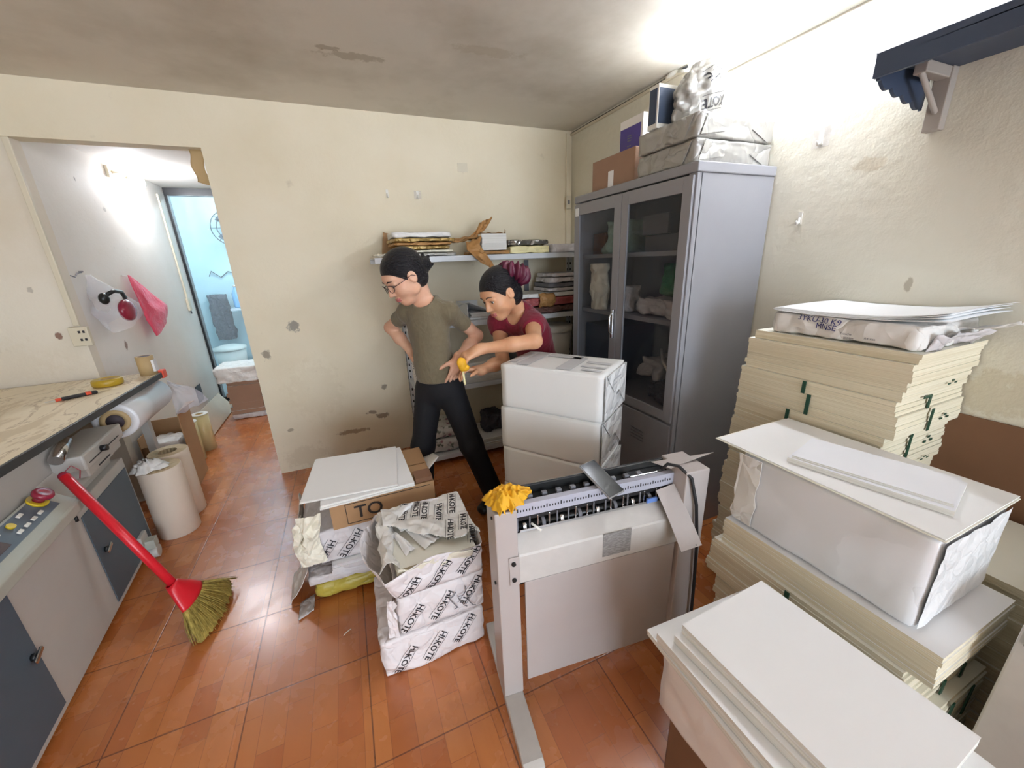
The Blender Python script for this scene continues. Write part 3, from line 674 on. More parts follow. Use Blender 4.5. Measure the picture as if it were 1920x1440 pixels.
def bg(u, v):
    a = 2 * PI * u; r = lerp(.075, .115, math.sin(PI * min(1, v * 1.1)) ** .7) * (1.0 if v < .8 else 1 - (v - .8) * 1.2)
    r *= 1 + .22 * nz((math.cos(a) * 1.2, math.sin(a) * 1.2, v * 3.2), 2.2, 5) + .08 * nz((math.cos(a) * 3, math.sin(a) * 3, v * 8), 2, 9)
    return (1.535 + .05 * v + r * 1.05 * math.cos(a), 1.50 + r * .68 * math.sin(a), Z + .186 + .25 * v + .02 * math.cos(a) * v)
b.grid(bg, 64, 40); bv = bvh_of(b)
b.add([bg(i / 64, 1) for i in range(64)], [tuple(range(64))], 0, True)
print_on(b, bv, 'KOTE', (1.575, 1.36, Z + .37), (-.75, 0, -.45), (.5, 0, -.85), .05, 1, True, .003)
print_on(b, bv, 'KOTE', (1.57, 1.36, Z + .26), (-.9, 0, -.25), (.25, 0, -.9), .05, 1, True, .003)
tag(b.build('crumpled_silver_bag', ['silver', 'ink']), 'crumpled silver paper bag with black lettering on top of the silver packs', 'bag')
t = thing('blue_book_box', 'dark blue and white upright box leaning behind the crumpled silver bag', 'box', (1.405, 1.60, Z + .187))
T = TR((0, 0, 0), .0, 0, -.0)
MB().box(-.01, .10, -.03, .03, 0, .17, T=T).build('box_body', 'plastic_white', t, bevel=.002)
MB().box(-.0125, -.0105, -.022, .022, .02, .155, T=T).box(-.005, .08, -.0325, -.0305, .02, .155, T=T).build('blue_panel', 'navy', t)

# ------------------------------------------------------------------ open shelving behind the women
SY0, SY1, SX0, SX1 = 2.62, 3.03, .36, 1.83
t = thing('shelving_unit', 'white steel open shelving unit against the back wall', 'shelf', (0, 0, 0))
for z in (.045, .575, 1.035, 1.475):
    b = MB(); x0 = SX0 - (.16 if z > 1.4 else 0)
    b.box(x0, SX1, SY0, SY1, z + .024, z + .03).box(x0, SX1, SY0, SY0 + .012, z - .006, z + .024).box(x0, SX1, SY1 - .012, SY1, z - .006, z + .024)
    b.build('shelf_board', 'shelf_white', t, bevel=.002)
for x in (SX0, SX1 - .035):
    for y in (SY0 + .013, SY1 - .05):
        b = MB(); b.box(x, x + .003, y, y + .036, 0, 1.47).box(x, x + .035, y, y + .003, 0, 1.47)
        for k in range(28): b.box(x - .0012, x - .0004, y + .012, y + .022, .06 + k * .05, .08 + k * .05, 1).box(x + .012, x + .022, y - .0012, y - .0004, .06 + k * .05, .08 + k * .05, 1)
        b.build('post', ['shelf_white', 'dark'], t)
b = MB(); b.box(1.40, 1.44, 3.028, 3.034, 1.06, 1.46); b.build('back_strut', 'steel_in', t)
ZT = 1.506
# top shelf, left to right
def layers(x0, x1, y0, y1, z0, spec, seed):
    z = z0
    for i, (h, mat, name, label, cat) in enumerate(spec):
        b = MB(); r = random.Random(seed + i); a = r.uniform(-.02, .02)
        pack_geo(b, x0 + a, x1 + r.uniform(-.03, .02), y0 + r.uniform(0, .02), y1, z, z + h, min(.02, h * .45), seed + i, 12, r=min(.008, h * .4), freq=11, T=(lambda c: Matrix.Translation(c) @ Matrix.Rotation(r.uniform(-.07, .07), 4, 'Z') @ Matrix.Translation(-c))(Vector(((x0 + x1) / 2, (y0 + y1) / 2, 0))))
        tag(b.build(name, mat), label, cat, 'packets piled on the top shelf'); z += h + .0015
    return z
layers(.33, .72, 2.64, 2.98, ZT, [(.022, 'silver', 'flat_packet', 'flat silver white packet at the bottom of the left top-shelf pile', 'packet'),
    (.018, 'wrap_cream', 'flat_packet', 'cream flattened packet second from bottom in the left top-shelf pile', 'packet'),
    (.024, 'gold', 'flat_packet', 'golden creased packet below the middle of the left top-shelf pile', 'packet'),
    (.02, 'kraft', 'flat_packet', 'brown creased packet in the middle of the left top-shelf pile', 'packet'),
    (.024, 'gold', 'flat_packet', 'golden creased packet directly under the white one on the top shelf', 'packet'),
    (.034, 'wrap_white', 'flat_packet', 'white crumpled packet topmost of the left top-shelf pile', 'packet')], 60)
b = MB(); b.grid(lambda u, v: (.20 + .16 * u, 2.63 + .12 * v + .02 * u, ZT + .012 + .02 * nz((u * 4, v * 4, 0), 1, 3) + .03 * u * u), 10, 8)
tag(b.build('loose_scrap', 'wrap_cream', solid=.002), 'loose cream paper scrap at the left end of the top shelf', 'paper')
b = MB(); b.grid(lambda u, v: (.28 + .14 * u + .03 * v, 3.002 + .02 * u, ZT + .005 + .17 * v * (1 - .3 * u) + .01 * nz((u * 5, v * 5, 0), 1, 8)), 10, 10)
tag(b.build('standing_kraft_sheet', 'carton', solid=.003), 'tan card standing behind the left pile on the top shelf', 'card')
# torn kraft parcel with white sheets
t = thing('torn_kraft_parcel', 'torn brown kraft parcel showing white sheets on the top shelf', 'parcel', (0, 0, 0))
b = MB(); sheets_geo(b, .91, 1.09, 2.64, 2.95, ZT + .028, ZT + .135, 5, .004, 4); b.build('white_sheets', ['white_side', 'white_paper'], t)
b = MB(); pack_geo(b, .87, 1.12, 2.66, 2.97, ZT, ZT + .026, .008, 77, 10, r=.006); b.build('kraft_base', 'kraft', t)
def kr(pts, w0, w1, amp, seed):
    pts = [Vector(p) for p in pts]; n = len(pts) - 1
    def f(u, v):
        s = v * n; i = min(n - 1, int(s)); c = pts[i].lerp(pts[i + 1], s - i); w = lerp(w0, w1, v)
        q = Vector((1, 0, .35)).normalized() * (u - .5) * w
        return c + q + Vector((0, amp * nz((u * 4, v * 6, 0), 1, seed), amp * nz((u * 5, v * 5, 1), 1, seed + 3)))
    return f
b = MB(); b.grid(kr([(.86, 2.66, ZT + .10), (.84, 2.62, ZT + .05), (.88, 2.585, ZT - .01), (.93, 2.578, ZT - .06), (.965, 2.578, ZT - .095)], .12, .03, .012, 3), 10, 16); b.build('hanging_flap', 'kraft', t, solid=.002)
b = MB(); b.grid(kr([(.80, 2.72, ZT + .10), (.88, 2.74, ZT + .12), (.95, 2.76, ZT + .17), (1.0, 2.78, ZT + .235)], .09, .10, .02, 7), 10, 16); b.build('upright_flap', 'kraft', t, solid=.002)
b = MB(); b.grid(lambda u, v: (.72 + .2 * u, 2.68 + .12 * v, ZT + .125 + .03 * nz((u * 3, v * 3, 0), 1, 6) - .03 * (1 - u)), 10, 8); b.build('side_flap', 'kraft', t, solid=.002)
b = MB(); b.grid(lambda u, v: (1.085 + .02 * u + .012 * nz((u, v * 6, 0), 1, 2), 2.645 + .06 * u, ZT + .02 + .14 * v), 6, 10); b.build('torn_edge', 'kraft', t, solid=.002)
b = MB(); b.grid(lambda u, v: (.92 + .17 * u, 2.655 + .27 * v, ZT + .138 + .014 * abs(nz((u * 5, v * 5, 0), 1, 12))), 10, 10); b.build('kraft_cover', 'kraft', t, solid=.0015)
layers(1.13, 1.46, 2.64, 2.97, ZT, [(.052, 'pale_yellow', 'yellow_packet', 'pale yellow wrapped packet under the dark silver one on top shelf', 'packet'), (.04, 'silver_dark', 'silver_packet', 'dark silver packet lying on the pale yellow packet', 'packet')], 90)
b = MB(); pack_geo(b, 1.47, 1.80, 2.66, 2.96, ZT, ZT + .062, .01, 95, 12); tag(b.build('grey_packet', 'wrap_grey'), 'grey paper packet at the right end of the top shelf', 'packet')
# middle shelf
ZM = 1.067
b = MB(); pack_geo(b, 1.30, 1.70, 2.64, 2.95, ZM, ZM + .05, .02, 101, 12, r=.015); tag(b.build('brown_packet', crumple('dark_brown_packet', '6b4a42', .6, 10)), 'dark brown packet lying on the middle shelf', 'packet')
b = MB(); pack_geo(b, 1.22, 1.72, 2.65, 2.97, ZM + .052, ZM + .115, .012, 102, 12); tag(b.build('red_packet', crumple('red_packet', 'a23a3c', .5, 8, col2='c07a78')), 'red and pink packet on the dark brown packet, middle shelf', 'packet')
b = MB(); b.grid(lambda u, v: (1.33 + .13 * u, 2.635 - .03 * math.sin(v * 3), ZM + .05 + .1 * v + .012 * nz((u * 4, v * 4, 0), 1, 2)), 8, 8); tag(b.build('kraft_scrap', 'kraft', solid=.002), 'brown kraft flap hanging over the red packet', 'paper')
b = MB(); pack_geo(b, 1.15, 1.76, 2.65, 2.98, ZM + .117, ZM + .15, .008, 103, 12, r=.008); tag(b.build('wide_white_packet', 'wrap_white'), 'wide white packet lying on the red packet, middle shelf', 'packet')
z = ZM + .152
for k, (h, m_, l_) in enumerate(((.03, 'wrap_grey', 'lowest of the grey packets on the wide white packet'), (.035, 'steel_in', 'blue grey packet second of the pile on the wide white packet'), (.04, 'wrap_grey', 'crumpled grey packet third of the pile on the wide white packet'), (.03, 'wrap_grey', 'thin grey packet topmost of the pile on the wide white packet'))):
    b = MB(); pack_geo(b, 1.44 + .01 * k, 1.76, 2.67, 2.95, z, z + h, .012, 110 + k, 10, r=.008); tag(b.build('grey_packet', m_), l_, 'packet', 'grey packets on the middle shelf'); z += h + .001
t = thing('document_tray', 'grey white document folder box with papers on the middle shelf', 'tray', (0, 0, 0))
MB().box(.78, .95, 2.66, 2.95, ZM, ZM + .012).box(.78, .785, 2.66, 2.95, ZM + .012, ZM + .11).box(.785, .95, 2.944, 2.95, ZM + .012, ZM + .11).build('tray_body', 'shelf_white', t, bevel=.002)
b = MB(); sheets_geo(b, .80, .98, 2.67, 2.93, ZM + .013, ZM + .045, 4, .01, 5); b.build('tray_papers', ['white_side', 'white_paper'], t)
b = MB(); T = TR((.86, 2.70, ZM + .085), .1, -.15, .42); b.box(-.08, .10, -.05, .2, -.003, .003, T=T); b.build('folder_flap', 'shelf_white', t)
b = MB(); pack_geo(b, 1.0, 1.14, 2.67, 2.92, ZM, ZM + .05, .008, 120, 10); tag(b.build('small_white_packet', 'wrap_white'), 'small white packet in the middle of the middle shelf', 'packet')
# lower shelf
ZL = .607
for k, (h, l_) in enumerate(((.035, 'lowest white paper bundle on the second shelf beside the woman'), (.05, 'middle white paper bundle on the second shelf beside the woman'), (.055, 'top white wrapped bundle on the second shelf beside the woman'))):
    b = MB(); zz = ZL + (0, .037, .089)[k]
    if k < 2: sheets_geo(b, .70 - .012 * k, 1.10, 2.625, 2.95, zz, zz + h, 4, .005, 130 + k)
    else: pack_geo(b, .70, 1.08, 2.65, 2.95, zz, zz + h, .006, 130, 12); b.m = [1] * len(b.m)
    tag(b.build('paper_bundle', ['white_side', 'white_paper'] if k < 2 else ['white_side', 'wrap_white']), l_, 'bundle', 'bundles on the second shelf')
t = thing('white_tub', 'white lidded plastic tub on the second shelf beside the cabinet', 'tub', (1.56, 2.80, ZL))
MB().lathe([(0, 0), (.115, 0), (.135, .30), (0, .30)], n=28).build('tub_body', 'plastic_white', t)
MB().lathe([(.143, .29), (.146, .335), (.1, .345), (0, .347)], n=28).build('tub_lid', 'plastic_white', t)
b = MB(); b.box(1.18, 1.38, 2.66, 2.92, ZL, ZL + .2); tag(b.build('grey_box', 'steel_in', bevel=.003), 'grey box standing on the second shelf behind the women', 'box')
# bottom shelf
ZB = .077
b = MB(); pack_geo(b, .42, .68, 2.66, 2.96, ZB, ZB + .11, .02, 140, 12, r=.03); tag(b.build('floral_bag', 'floral'), 'floral printed bag on the bottom shelf behind the woman', 'bag')
b = MB(); pack_geo(b, .44, .66, 2.67, 2.95, ZB + .112, ZB + .2, .025, 141, 12, r=.03); tag(b.build('floral_bag', 'floral'), 'floral printed bag lying on top of the other floral bag', 'bag')
for k, (h, l_) in enumerate(((.02, 'grey board at the bottom of the bottom shelf pile'), (.03, 'white sheet pile on the bottom shelf behind the trousers'))):
    b = MB(); zz = ZB + (0, .021)[k]; sheets_geo(b, .71, 1.14, 2.625 + .01 * k, 2.97, zz, zz + h, 3, .004, 150 + k)
    tag(b.build('sheet_pile', ['white_side', 'white_paper']), l_, 'paper')
b = MB(); pack_geo(b, .90, 1.06, 2.75, 2.95, ZB + .052, ZB + .19, .03, 152, 12, r=.03); tag(b.build('dark_bag', 'grey_cloth'), 'dark bag at the back of the bottom shelf', 'bag')
t = thing('hanging_plastic_bag', 'speckled clear plastic bag hanging on the left end of the shelving', 'bag', (.36, 2.56, 1.0))
MB().grid(lambda u, v: (-.03 + .10 * u + .05 * v * (1 - v) + .02 * nz((u * 3, v * 4, 0), 1, 3), .02 * math.sin(u * 5 + v * 4), .06 - .46 * v - .06 * u * v), 14, 22).build('bag_film', 'speckle', t, solid=.004)

# ------------------------------------------------------------------ stacks of paper board at the right
ordn = ['topmost', 'second', 'third', 'fourth', 'fifth', 'sixth', 'seventh', 'eighth', 'ninth', 'tenth', 'eleventh', 'twelfth']
zs = [1.168, 1.138, 1.083, 1.02, .975, .90, .80, .755, .64, .575, .47, .36, .25, .13, 0]
def strap(t, x, y0, y1, z0, z1, along='x', w=.012, name='strap'):
    pass
nl = len(zs) - 1
for k in range(nl):
    z1, z0 = zs[k] - (.0008 if k else 0), zs[k + 1]; r = random.Random(200 + k)
    xf = 1.452 + r.uniform(-.006, .008); yn = .522 + .0022 * k + r.uniform(-.006, .012); yf = 1.025 + .003 * k + r.uniform(-.008, .008)
    if k == 0: xf += .012; yf -= .02; yn += .0
    if k >= 5: yn += .006
    b = MB(); n = max(2, int((z1 - z0) / .014)); sheets_geo(b, xf, 1.846, yn, yf, z0, z1, n, .0035, 210 + k)
    lab = f'{ordn[k]} ivory board bundle from the top of the tall wall stack' if k < 12 else ('ivory board bundle second from the floor in the tall wall stack' if k == 12 else 'ivory board bundle on the floor under the tall wall stack')
    if k == 4: lab = 'fifth ivory board bundle from the top, with green strap, tall wall stack'
    if k == 5: lab = 'sixth ivory board bundle, second with green strap, tall wall stack'
    o = tag(b.build('board_bundle', ['ivory_side', 'ivory']), lab, 'bundle', 'board bundles in the tall wall stack')
    if k in (3, 4, 5, 6):
        kk = {3: (.79, 1.62), 4: (.77, 1.63), 5: (.83, 1.60), 6: (.83, 1.60)}[k]
        MB().box(xf - .009, xf - .006, kk[0] - .006, kk[0] + .006, z0, z1).build('green_strap', 'strap_green', o)
        s = MB(); s.box(kk[1] - .006, kk[1] + .006, yn - .009, yn - .006, z0, z1)
        if k in (3, 5): s.box(kk[1] - .04, kk[1] - .0061, yn - .009, yn - .006, z1 - .008, z1)
        s.build('green_strap', 'strap_green', o)
    if k in (2, 4, 5, 6):
        s = MB()
        for q in range(3): s.box(1.70 + .02 * q, 1.715 + .02 * q, yn - .006, yn - .0045, lerp(z0, z1, .3 + .15 * (q % 2)), lerp(z0, z1, .38 + .15 * (q % 2)))
        s.build('pen_marks', 'strap_green', o)
# open wrapped pack on the top of the tall stack
t = thing('open_paper_pack', 'open white wrapped paper pack with curled sheets on the tall wall stack', 'pack', (0, 0, 0))
b = MB(); pack_geo(b, 1.468, 1.80, .53, .95, 1.1695, 1.243, .012, 301, 22, r=.012); bv = bvh_of(b)
b2 = MB(); b2.v = list(b.v); b2.f = list(b.f); b2.m = list(b.m); b2.sm = list(b.sm)
for (txt, y, z, s_) in (('3YKU-30 K9', .80, 1.231, .026), ('MNSE', .775, 1.210, .026)):
    print_on(b2, bv, txt, (1.46, y, z), (0, -1, -.05), (.2, 0, 1), s_, 1, False, .002)
print_on(b2, bv, 'IIIIIIIIII', (1.46, .705, 1.182), (0, -1, 0), (.1, 0, 1), .012, 2, False, .002)
print_on(b2, bv, 'Couche', (1.46, .715, 1.196), (0, -1, 0), (.1, 0, 1), .010, 2, False, .002)
print_on(b2, bv, 'A4 size', (1.46, .65, 1.190), (0, -1, 0), (.1, 0, 1), .010, 2, False, .002)
b2.build('wrapper', ['wrap_white', 'ink_blue', 'ink_grey'], t)
for k in range(4):
    def sh(u, v, k=k):
        x = 1.462 + .006 * k + .37 * u; y = .955 - .002 * k - .47 * v
        z = 1.246 + .0028 * k + .018 * (v - .35) ** 2 * 2.2 + .012 * u * (1 - u) + (.016 * ((v - .6) / .4) ** 2 * (k / 3) if v > .6 else 0)
        return (x, y + .012 * math.sin(k), z)
    MB().grid(sh, 10, 16).build('top_sheet', 'white_paper', t, solid=.0012)
b = MB(); b.grid(lambda u, v: (1.64 + .16 * u + .0 * v, .545 - .13 * v + .03 * u, 1.215 + .035 * v + .012 * nz((u * 4, v * 4, 0), 1, 4) - .02 * u), 10, 10); b.build('wrapper_flap', 'wrap_white', t, solid=.002)
b = MB(); b.grid(lambda u, v: (1.50 + .25 * u, .53 - .012 * math.sin(u * 9) - .03 * v * (.5 + u), 1.17 + .045 * v + .014 * nz((u * 8, v * 5, 0), 1, 9)), 20, 8); b.build('torn_wrapper_edge', 'wrap_grey', t, solid=.002)
# brown carton leaning by the wall
b = MB(); b.box(1.842, 1.852, .12, .60, .05, .915); tag(b.build('flat_carton', 'carton_brown', bevel=.002), 'flat dark brown carton leaning on the right wall behind the stacks', 'carton')

# middle stack
zs = [.618, .53, .49, .445, .40, .30, .2, .1, 0]
for k in range(len(zs) - 1):
    z1, z0 = zs[k] - .0008, zs[k + 1]; r = random.Random(400 + k)
    x0 = (1.055, 1.04, 1.042, 1.035, 1.06, 1.06, 1.055, 1.06)[k]; y0 = (.205, .245, .24, .225, .2, .2, .2, .2)[k]; y1 = (.735, .755, .76, .765, .74, .73, .735, .73)[k]
    b = MB(); n = max(2, int((z1 - z0) / .013)) if k else 7; sheets_geo(b, x0, 1.41 + r.uniform(-.01, .01), y0, y1, z0, z1, n, .0032 if k else .0025, 410 + k)
    lab = f'{ordn[k]} board bundle from the top of the middle stack, under the wrapped ream' if k < 7 else 'lowest board bundle of the middle stack on the floor'
    o = tag(b.build('board_bundle', ['ivory_side', 'white_paper' if k == 0 else 'ivory']), lab, 'bundle', 'board bundles in the middle stack')
    if k in (1, 2, 3):
        s = MB(); s.box(x0 - .0075, x0 - .0045, .495, .508, z0, z1); s.build('green_strap', 'strap_green', o)
    if k in (3, 4):
        for xs in (1.20, 1.30): MB().box(xs, xs + .012, y0 - .0075, y0 - .0045, z0, z1).build('end_strap', 'strap_green', o)
for k, (z0, z1, l_) in enumerate(((.0, .30, 'lower ivory pile in the gap between middle stack and right wall'), (.3005, .62, 'upper white pile in the gap between middle stack and right wall'))):
    b = MB(); sheets_geo(b, 1.46, 1.83, .17, .44, z0, z1, 14, .006, 450 + k); tag(b.build('paper_pile', ['ivory_side', 'ivory']), l_, 'pile')
t = thing('wrapped_ream', 'large white glossy wrapped ream lying on the middle stack', 'ream', (0, 0, 0))
b = MB(); pack_geo(b, 1.075, 1.40, .268, .725, .6195, .862, .005, 500, 22, r=.014, freq=5); b.build('wrapper', crumple('glossy_white_wrapper', 'e4e5e8', .3, 3, .16, .05), t)
b = MB(); b.grid(lambda u, v: (lerp(1.082, 1.393, u), .262 - .004 * abs(nz((u * 5, v * 5, 0), 1, 3)) - .004 * max(0, 1 - abs(u - .5 * v - .1) * 9), lerp(.628, .855, v)), 26, 20); b.build('end_fold', 'ream_fold', t)
b = MB(); b.grid(lambda u, v: (1.068 - .003 * math.sin(v * 7), .725 - .07 * u + .012 * nz((u * 3, v * 8, 0), 1, 4), .63 + .23 * v), 5, 9, smooth=False); b.build('torn_flap', 'wrap_white', t, solid=.002)
b = MB(); b.box(1.072, 1.425, .262, .822, .866, .8685, T=TR((0, 0, 0))); tag(b.build('card_sheet', 'ivory'), 'wide ivory card sheet lying on the wrapped ream', 'sheet')
b = MB(); b.box(1.0765, 1.432, .2655, .815, .8690, .8712); tag(b.build('card_sheet', 'white_paper'), 'white card sheet on the ivory sheet under the small paper pile', 'sheet')
t = thing('small_paper_pile', 'narrow pile of bright white paper on the card sheets', 'paper', (1.24, .475, .8718), math.atan2(-.34, .05) + PI / 2 + .02)
b = MB(); sheets_geo(b, -.093, .093, -.165, .165, 0, .015, 2, .001, 520, T=TR((0, 0, 0), .06)); b.build('sheets', ['white_side', 'blue_white'], t)
b = MB(); sheets_geo(b, -.085, .085, -.16, .155, .0153, .022, 2, .001, 521, T=TR((.004, .004, 0), .10)); b.build('upper_sheets', ['white_side', 'blue_white'], t)

# near stack, lower right corner
b = MB(); b.box(.66, 1.0, .02, .53, 0, .30); tag(b.build('brown_carton', 'carton_brown', bevel=.006), 'dark brown carton on the floor under the near paper stack', 'carton')
b = MB(); pack_geo(b, .612, .985, .0, .535, .3015, .50, .004, 540, 18, r=.008); tag(b.build('wrapped_pack', crumple('lilac_white_wrapper', 'e3dcd9', .45, 3, .2)), 'pale wrapped pack on the brown carton in the near stack', 'pack')
for k, (x0, x1, y0, y1, z0, z1, l_) in enumerate(((.585, .975, .02, .572, .5035, .518, 'lower wide white sheet pile of the near stack, at the bottom right'), (.598, .96, .03, .545, .519, .548, 'second white sheet pile of the near stack, at the bottom right'), (.628, .945, .105, .518, .549, .575, 'third white card pile of the near stack, under the top one'), (.640, .938, .105, .512, .576, .600, 'topmost white card pile of the near stack, at the bottom right'))):
    b = MB(); T = Matrix.Translation((.78, .3, 0)) @ Matrix.Rotation((-.05, .0, .06, .035)[k], 4, 'Z') @ Matrix.Translation((-.78, -.3, 0))
    sheets_geo(b, x0, x1, y0, y1, z0, z1, (2, 3, 2, 2)[k], .002, 560 + k, T=T)
    tag(b.build('card_pile', ['white_side', 'white_paper']), l_, 'paper', 'white sheet piles of the near stack')
# grey machine corner at right edge
t = thing('grey_machine', 'light grey machine side panel at the right edge of the photo', 'machine', (1.2, .155, 0), 0)
b = MB(); b.box(0, .6, -.75, 0, .04, .70); b.build('side_panel', 'mach_top', t, bevel=.004)
MB().box(-.012, .03, -.10, -.012, .655, .69).build('latch', 'dark', t, bevel=.003)
for x in (.06, .5): MB().cyl((x, -.08, 0), (x, -.08, .04), .025, n=16).build('foot', 'rubber', t)
# ------------------------------------------------------------------ creasing machine in the centre
MO = (.296, .886, 0); MR = math.atan2(-.115, .993)
t = thing('creasing_machine', 'light grey standing paper creasing machine in the middle of the floor', 'machine', MO, MR)
b = MB(); b.box(0, .068, 0, .115, .032, .770); b.build('post', 'mach', t, bevel=.004)
b = MB(); b.box(.655, .748, 0, .135, .032, .772); b.build('post', 'mach', t, bevel=.004)
for x0 in (.0, .668):
    prof = [(-.215, 0), (.30, 0), (.30, .032), (-.195, .032), (-.215, .02)]
    T = Matrix(((0, 0, 1, 0), (1, 0, 0, 0), (0, 1, 0, 0), (0, 0, 0, 1)))
    b = MB(); b.prism(prof, x0, x0 + .066, 0, T); b.build('foot', 'mach_top', t, bevel=.004)
# front beam: vertical plate plus sloping worn top
T = Matrix(((0, 0, 1, 0), (1, 0, 0, 0), (0, 1, 0, 0), (0, 0, 0, 1)))
b = MB(); b.prism([(-.004, .508), (-.004, .606), (.0, .612), (.055, .646), (.055, .638), (.006, .60), (.006, .508)], .0685, .6545, 0, T); b.m[0] = 0
b.build('front_beam', 'mach_top', t, bevel=.001)
b = MB(); b.box(.036, .0684, -.0055, -.0005, .508, .610).box(.6546, .67, -.0055, -.0005, .508, .610); b.build('beam_end_plate', 'mach', t, bevel=.001)
for z in (.53, .59): MB().cyl((.049, -.006, z), (.049, -.011, z), .007, n=12).build('bolt', 'dark', t)
for z in (.50, .74): MB().cyl((-.001, .03, z), (-.005, .03, z), .005, n=10).build('post_screw', 'dark', t)
MB().box(.351, .453, -.0062, -.0045, .527, .614).build('rating_plate', 'plate', t)
b = MB(); b.box(.088, .645, .010, .018, .066, .492); b.build('lower_panel', 'mach', t, bevel=.002)
b = MB(); b.box(.0685, .6545, .095, .105, .40, .70); b.build('rear_plate', 'dark', t)
b = MB(); b.box(.0685, .6545, .02, .095, .50, .512); b.build('trough', 'dark', t)
# rollers with clamps
for (v, z, r_) in ((.075, .655, .012), (.088, .695, .010)):
    MB().cyl((.0685, v, z), (.6545, v, z), r_, n=16).build('roller_shaft', 'dark', t)
for k in range(26):
    u = .085 + .0218 * k + .003 * math.sin(k * 2.3)
    b = MB()
    if k % 3 == 1: b.cyl((u - .006, .075, .655), (u + .006, .075, .655), .019, n=16, mat=0)
    else: b.box(u - .0025, u + .0025, .058, .064, .648, .694, mat=0)
    b.build('creasing_ring' if k % 3 == 1 else 'guide_pin', 'chrome' if k % 2 else 'steel_in', t, bevel=.001)
b = MB(); b.tube([(.155, .035, .652), (.128, .055, .672)], .004, 8); b.build('white_tab', 'plastic_white', t)
b = MB(); b.box(.09, .57, .052, .0565, .648, .656); b.build('bright_strip', 'chrome', t)
b = MB(); b.box(.545, .585, .046, .052, .652, .668, T=None); b.build('blue_tape', 'blue_tape', t)
# ruler bar
b = MB(); b.box(.0685, .6545, .060, .082, .698, .742)
for k in range(58):
    u = .085 + k * .0097; b.box(u, u + .0035, .0590, .0598, .716, .716 + (.012 if k % 5 == 0 else .007), 1)
b.build('scale_bar', ['alu', 'ink'], t)
b = MB(); b.box(.0685, .6545, .0605, .080, .684, .6975); b.build('dark_bar', 'black', t)
b = MB(); b.box(.0685, .6545, .083, .122, .728, .734).box(.0685, .6545, .122, .128, .728, .764); b.build('rear_tray', 'dark', t, bevel=.001)
MB().box(.0685, .6545, .128, .1305, .752, .766).build('rear_lip', 'chrome', t)
for k in range(9):
    u = .13 + .05 * k; MB().box(u, u + .018, .09, .105, .7345, .748).build('tray_clip', 'steel_in', t, bevel=.002)
b = MB(); b.box(.50, .64, .086, .12, .7345, .742); b.build('chrome_block', 'chrome', t, bevel=.002)
# sliver plate and hanging delivery flap
b = MB(); b.add([(.60, .115, .765), (.815, .06, .79), (.66, .055, .772), (.64, .06, .760)], [(0, 1, 2, 3)]); b.build('loose_plate', 'mach', t, solid=.002)
fl = [(.580, .052, .692), (.652, .052, .704), (.668, -.085, .551), (.588, -.085, .546)]
b = MB(); b.grid(lambda u, v: tuple(lerp(lerp(fl[0][i], fl[1][i], u), lerp(fl[3][i], fl[2][i], u), v) + (.006 * math.sin(v * PI) if i == 2 else 0) for i in range(3)), 4, 10, smooth=False); b.build('delivery_flap', 'mach', t, solid=.003)
MB().cyl((.647, -.079, .556), (.648, -.082, .552), .0028, n=8).build('flap_hole', 'ink', t)
b = MB(); b.tube([(.60, .06, .764), (.62, .055, .785), (.645, .03, .785), (.668, -.008, .755), (.695, -.014, .65), (.715, -.016, .5), (.728, -.016, .3), (.735, -.016, .1), (.74, -.03, .012)], .0055, 8); b.build('power_cable', 'rubber', t)

# phone and yellow cloth on the machine
Rm = TR(MO, MR)
t = thing('smartphone', 'black smartphone lying tilted on the machine scale bar', 'phone'); t.matrix_world = Rm @ Matrix.Translation((.388, .088, .7575)) @ Matrix.Rotation(math.radians(-72), 4, 'Z') @ Matrix.Rotation(math.radians(21), 4, 'Y')
MB().box(-.075, .075, -.036, .036, -.004, .004).build('frame', 'phone_body', t, bevel=.003)
MB().box(-.072, .072, -.0335, .0335, .0042, .0052).build('screen', 'phone_glass', t)
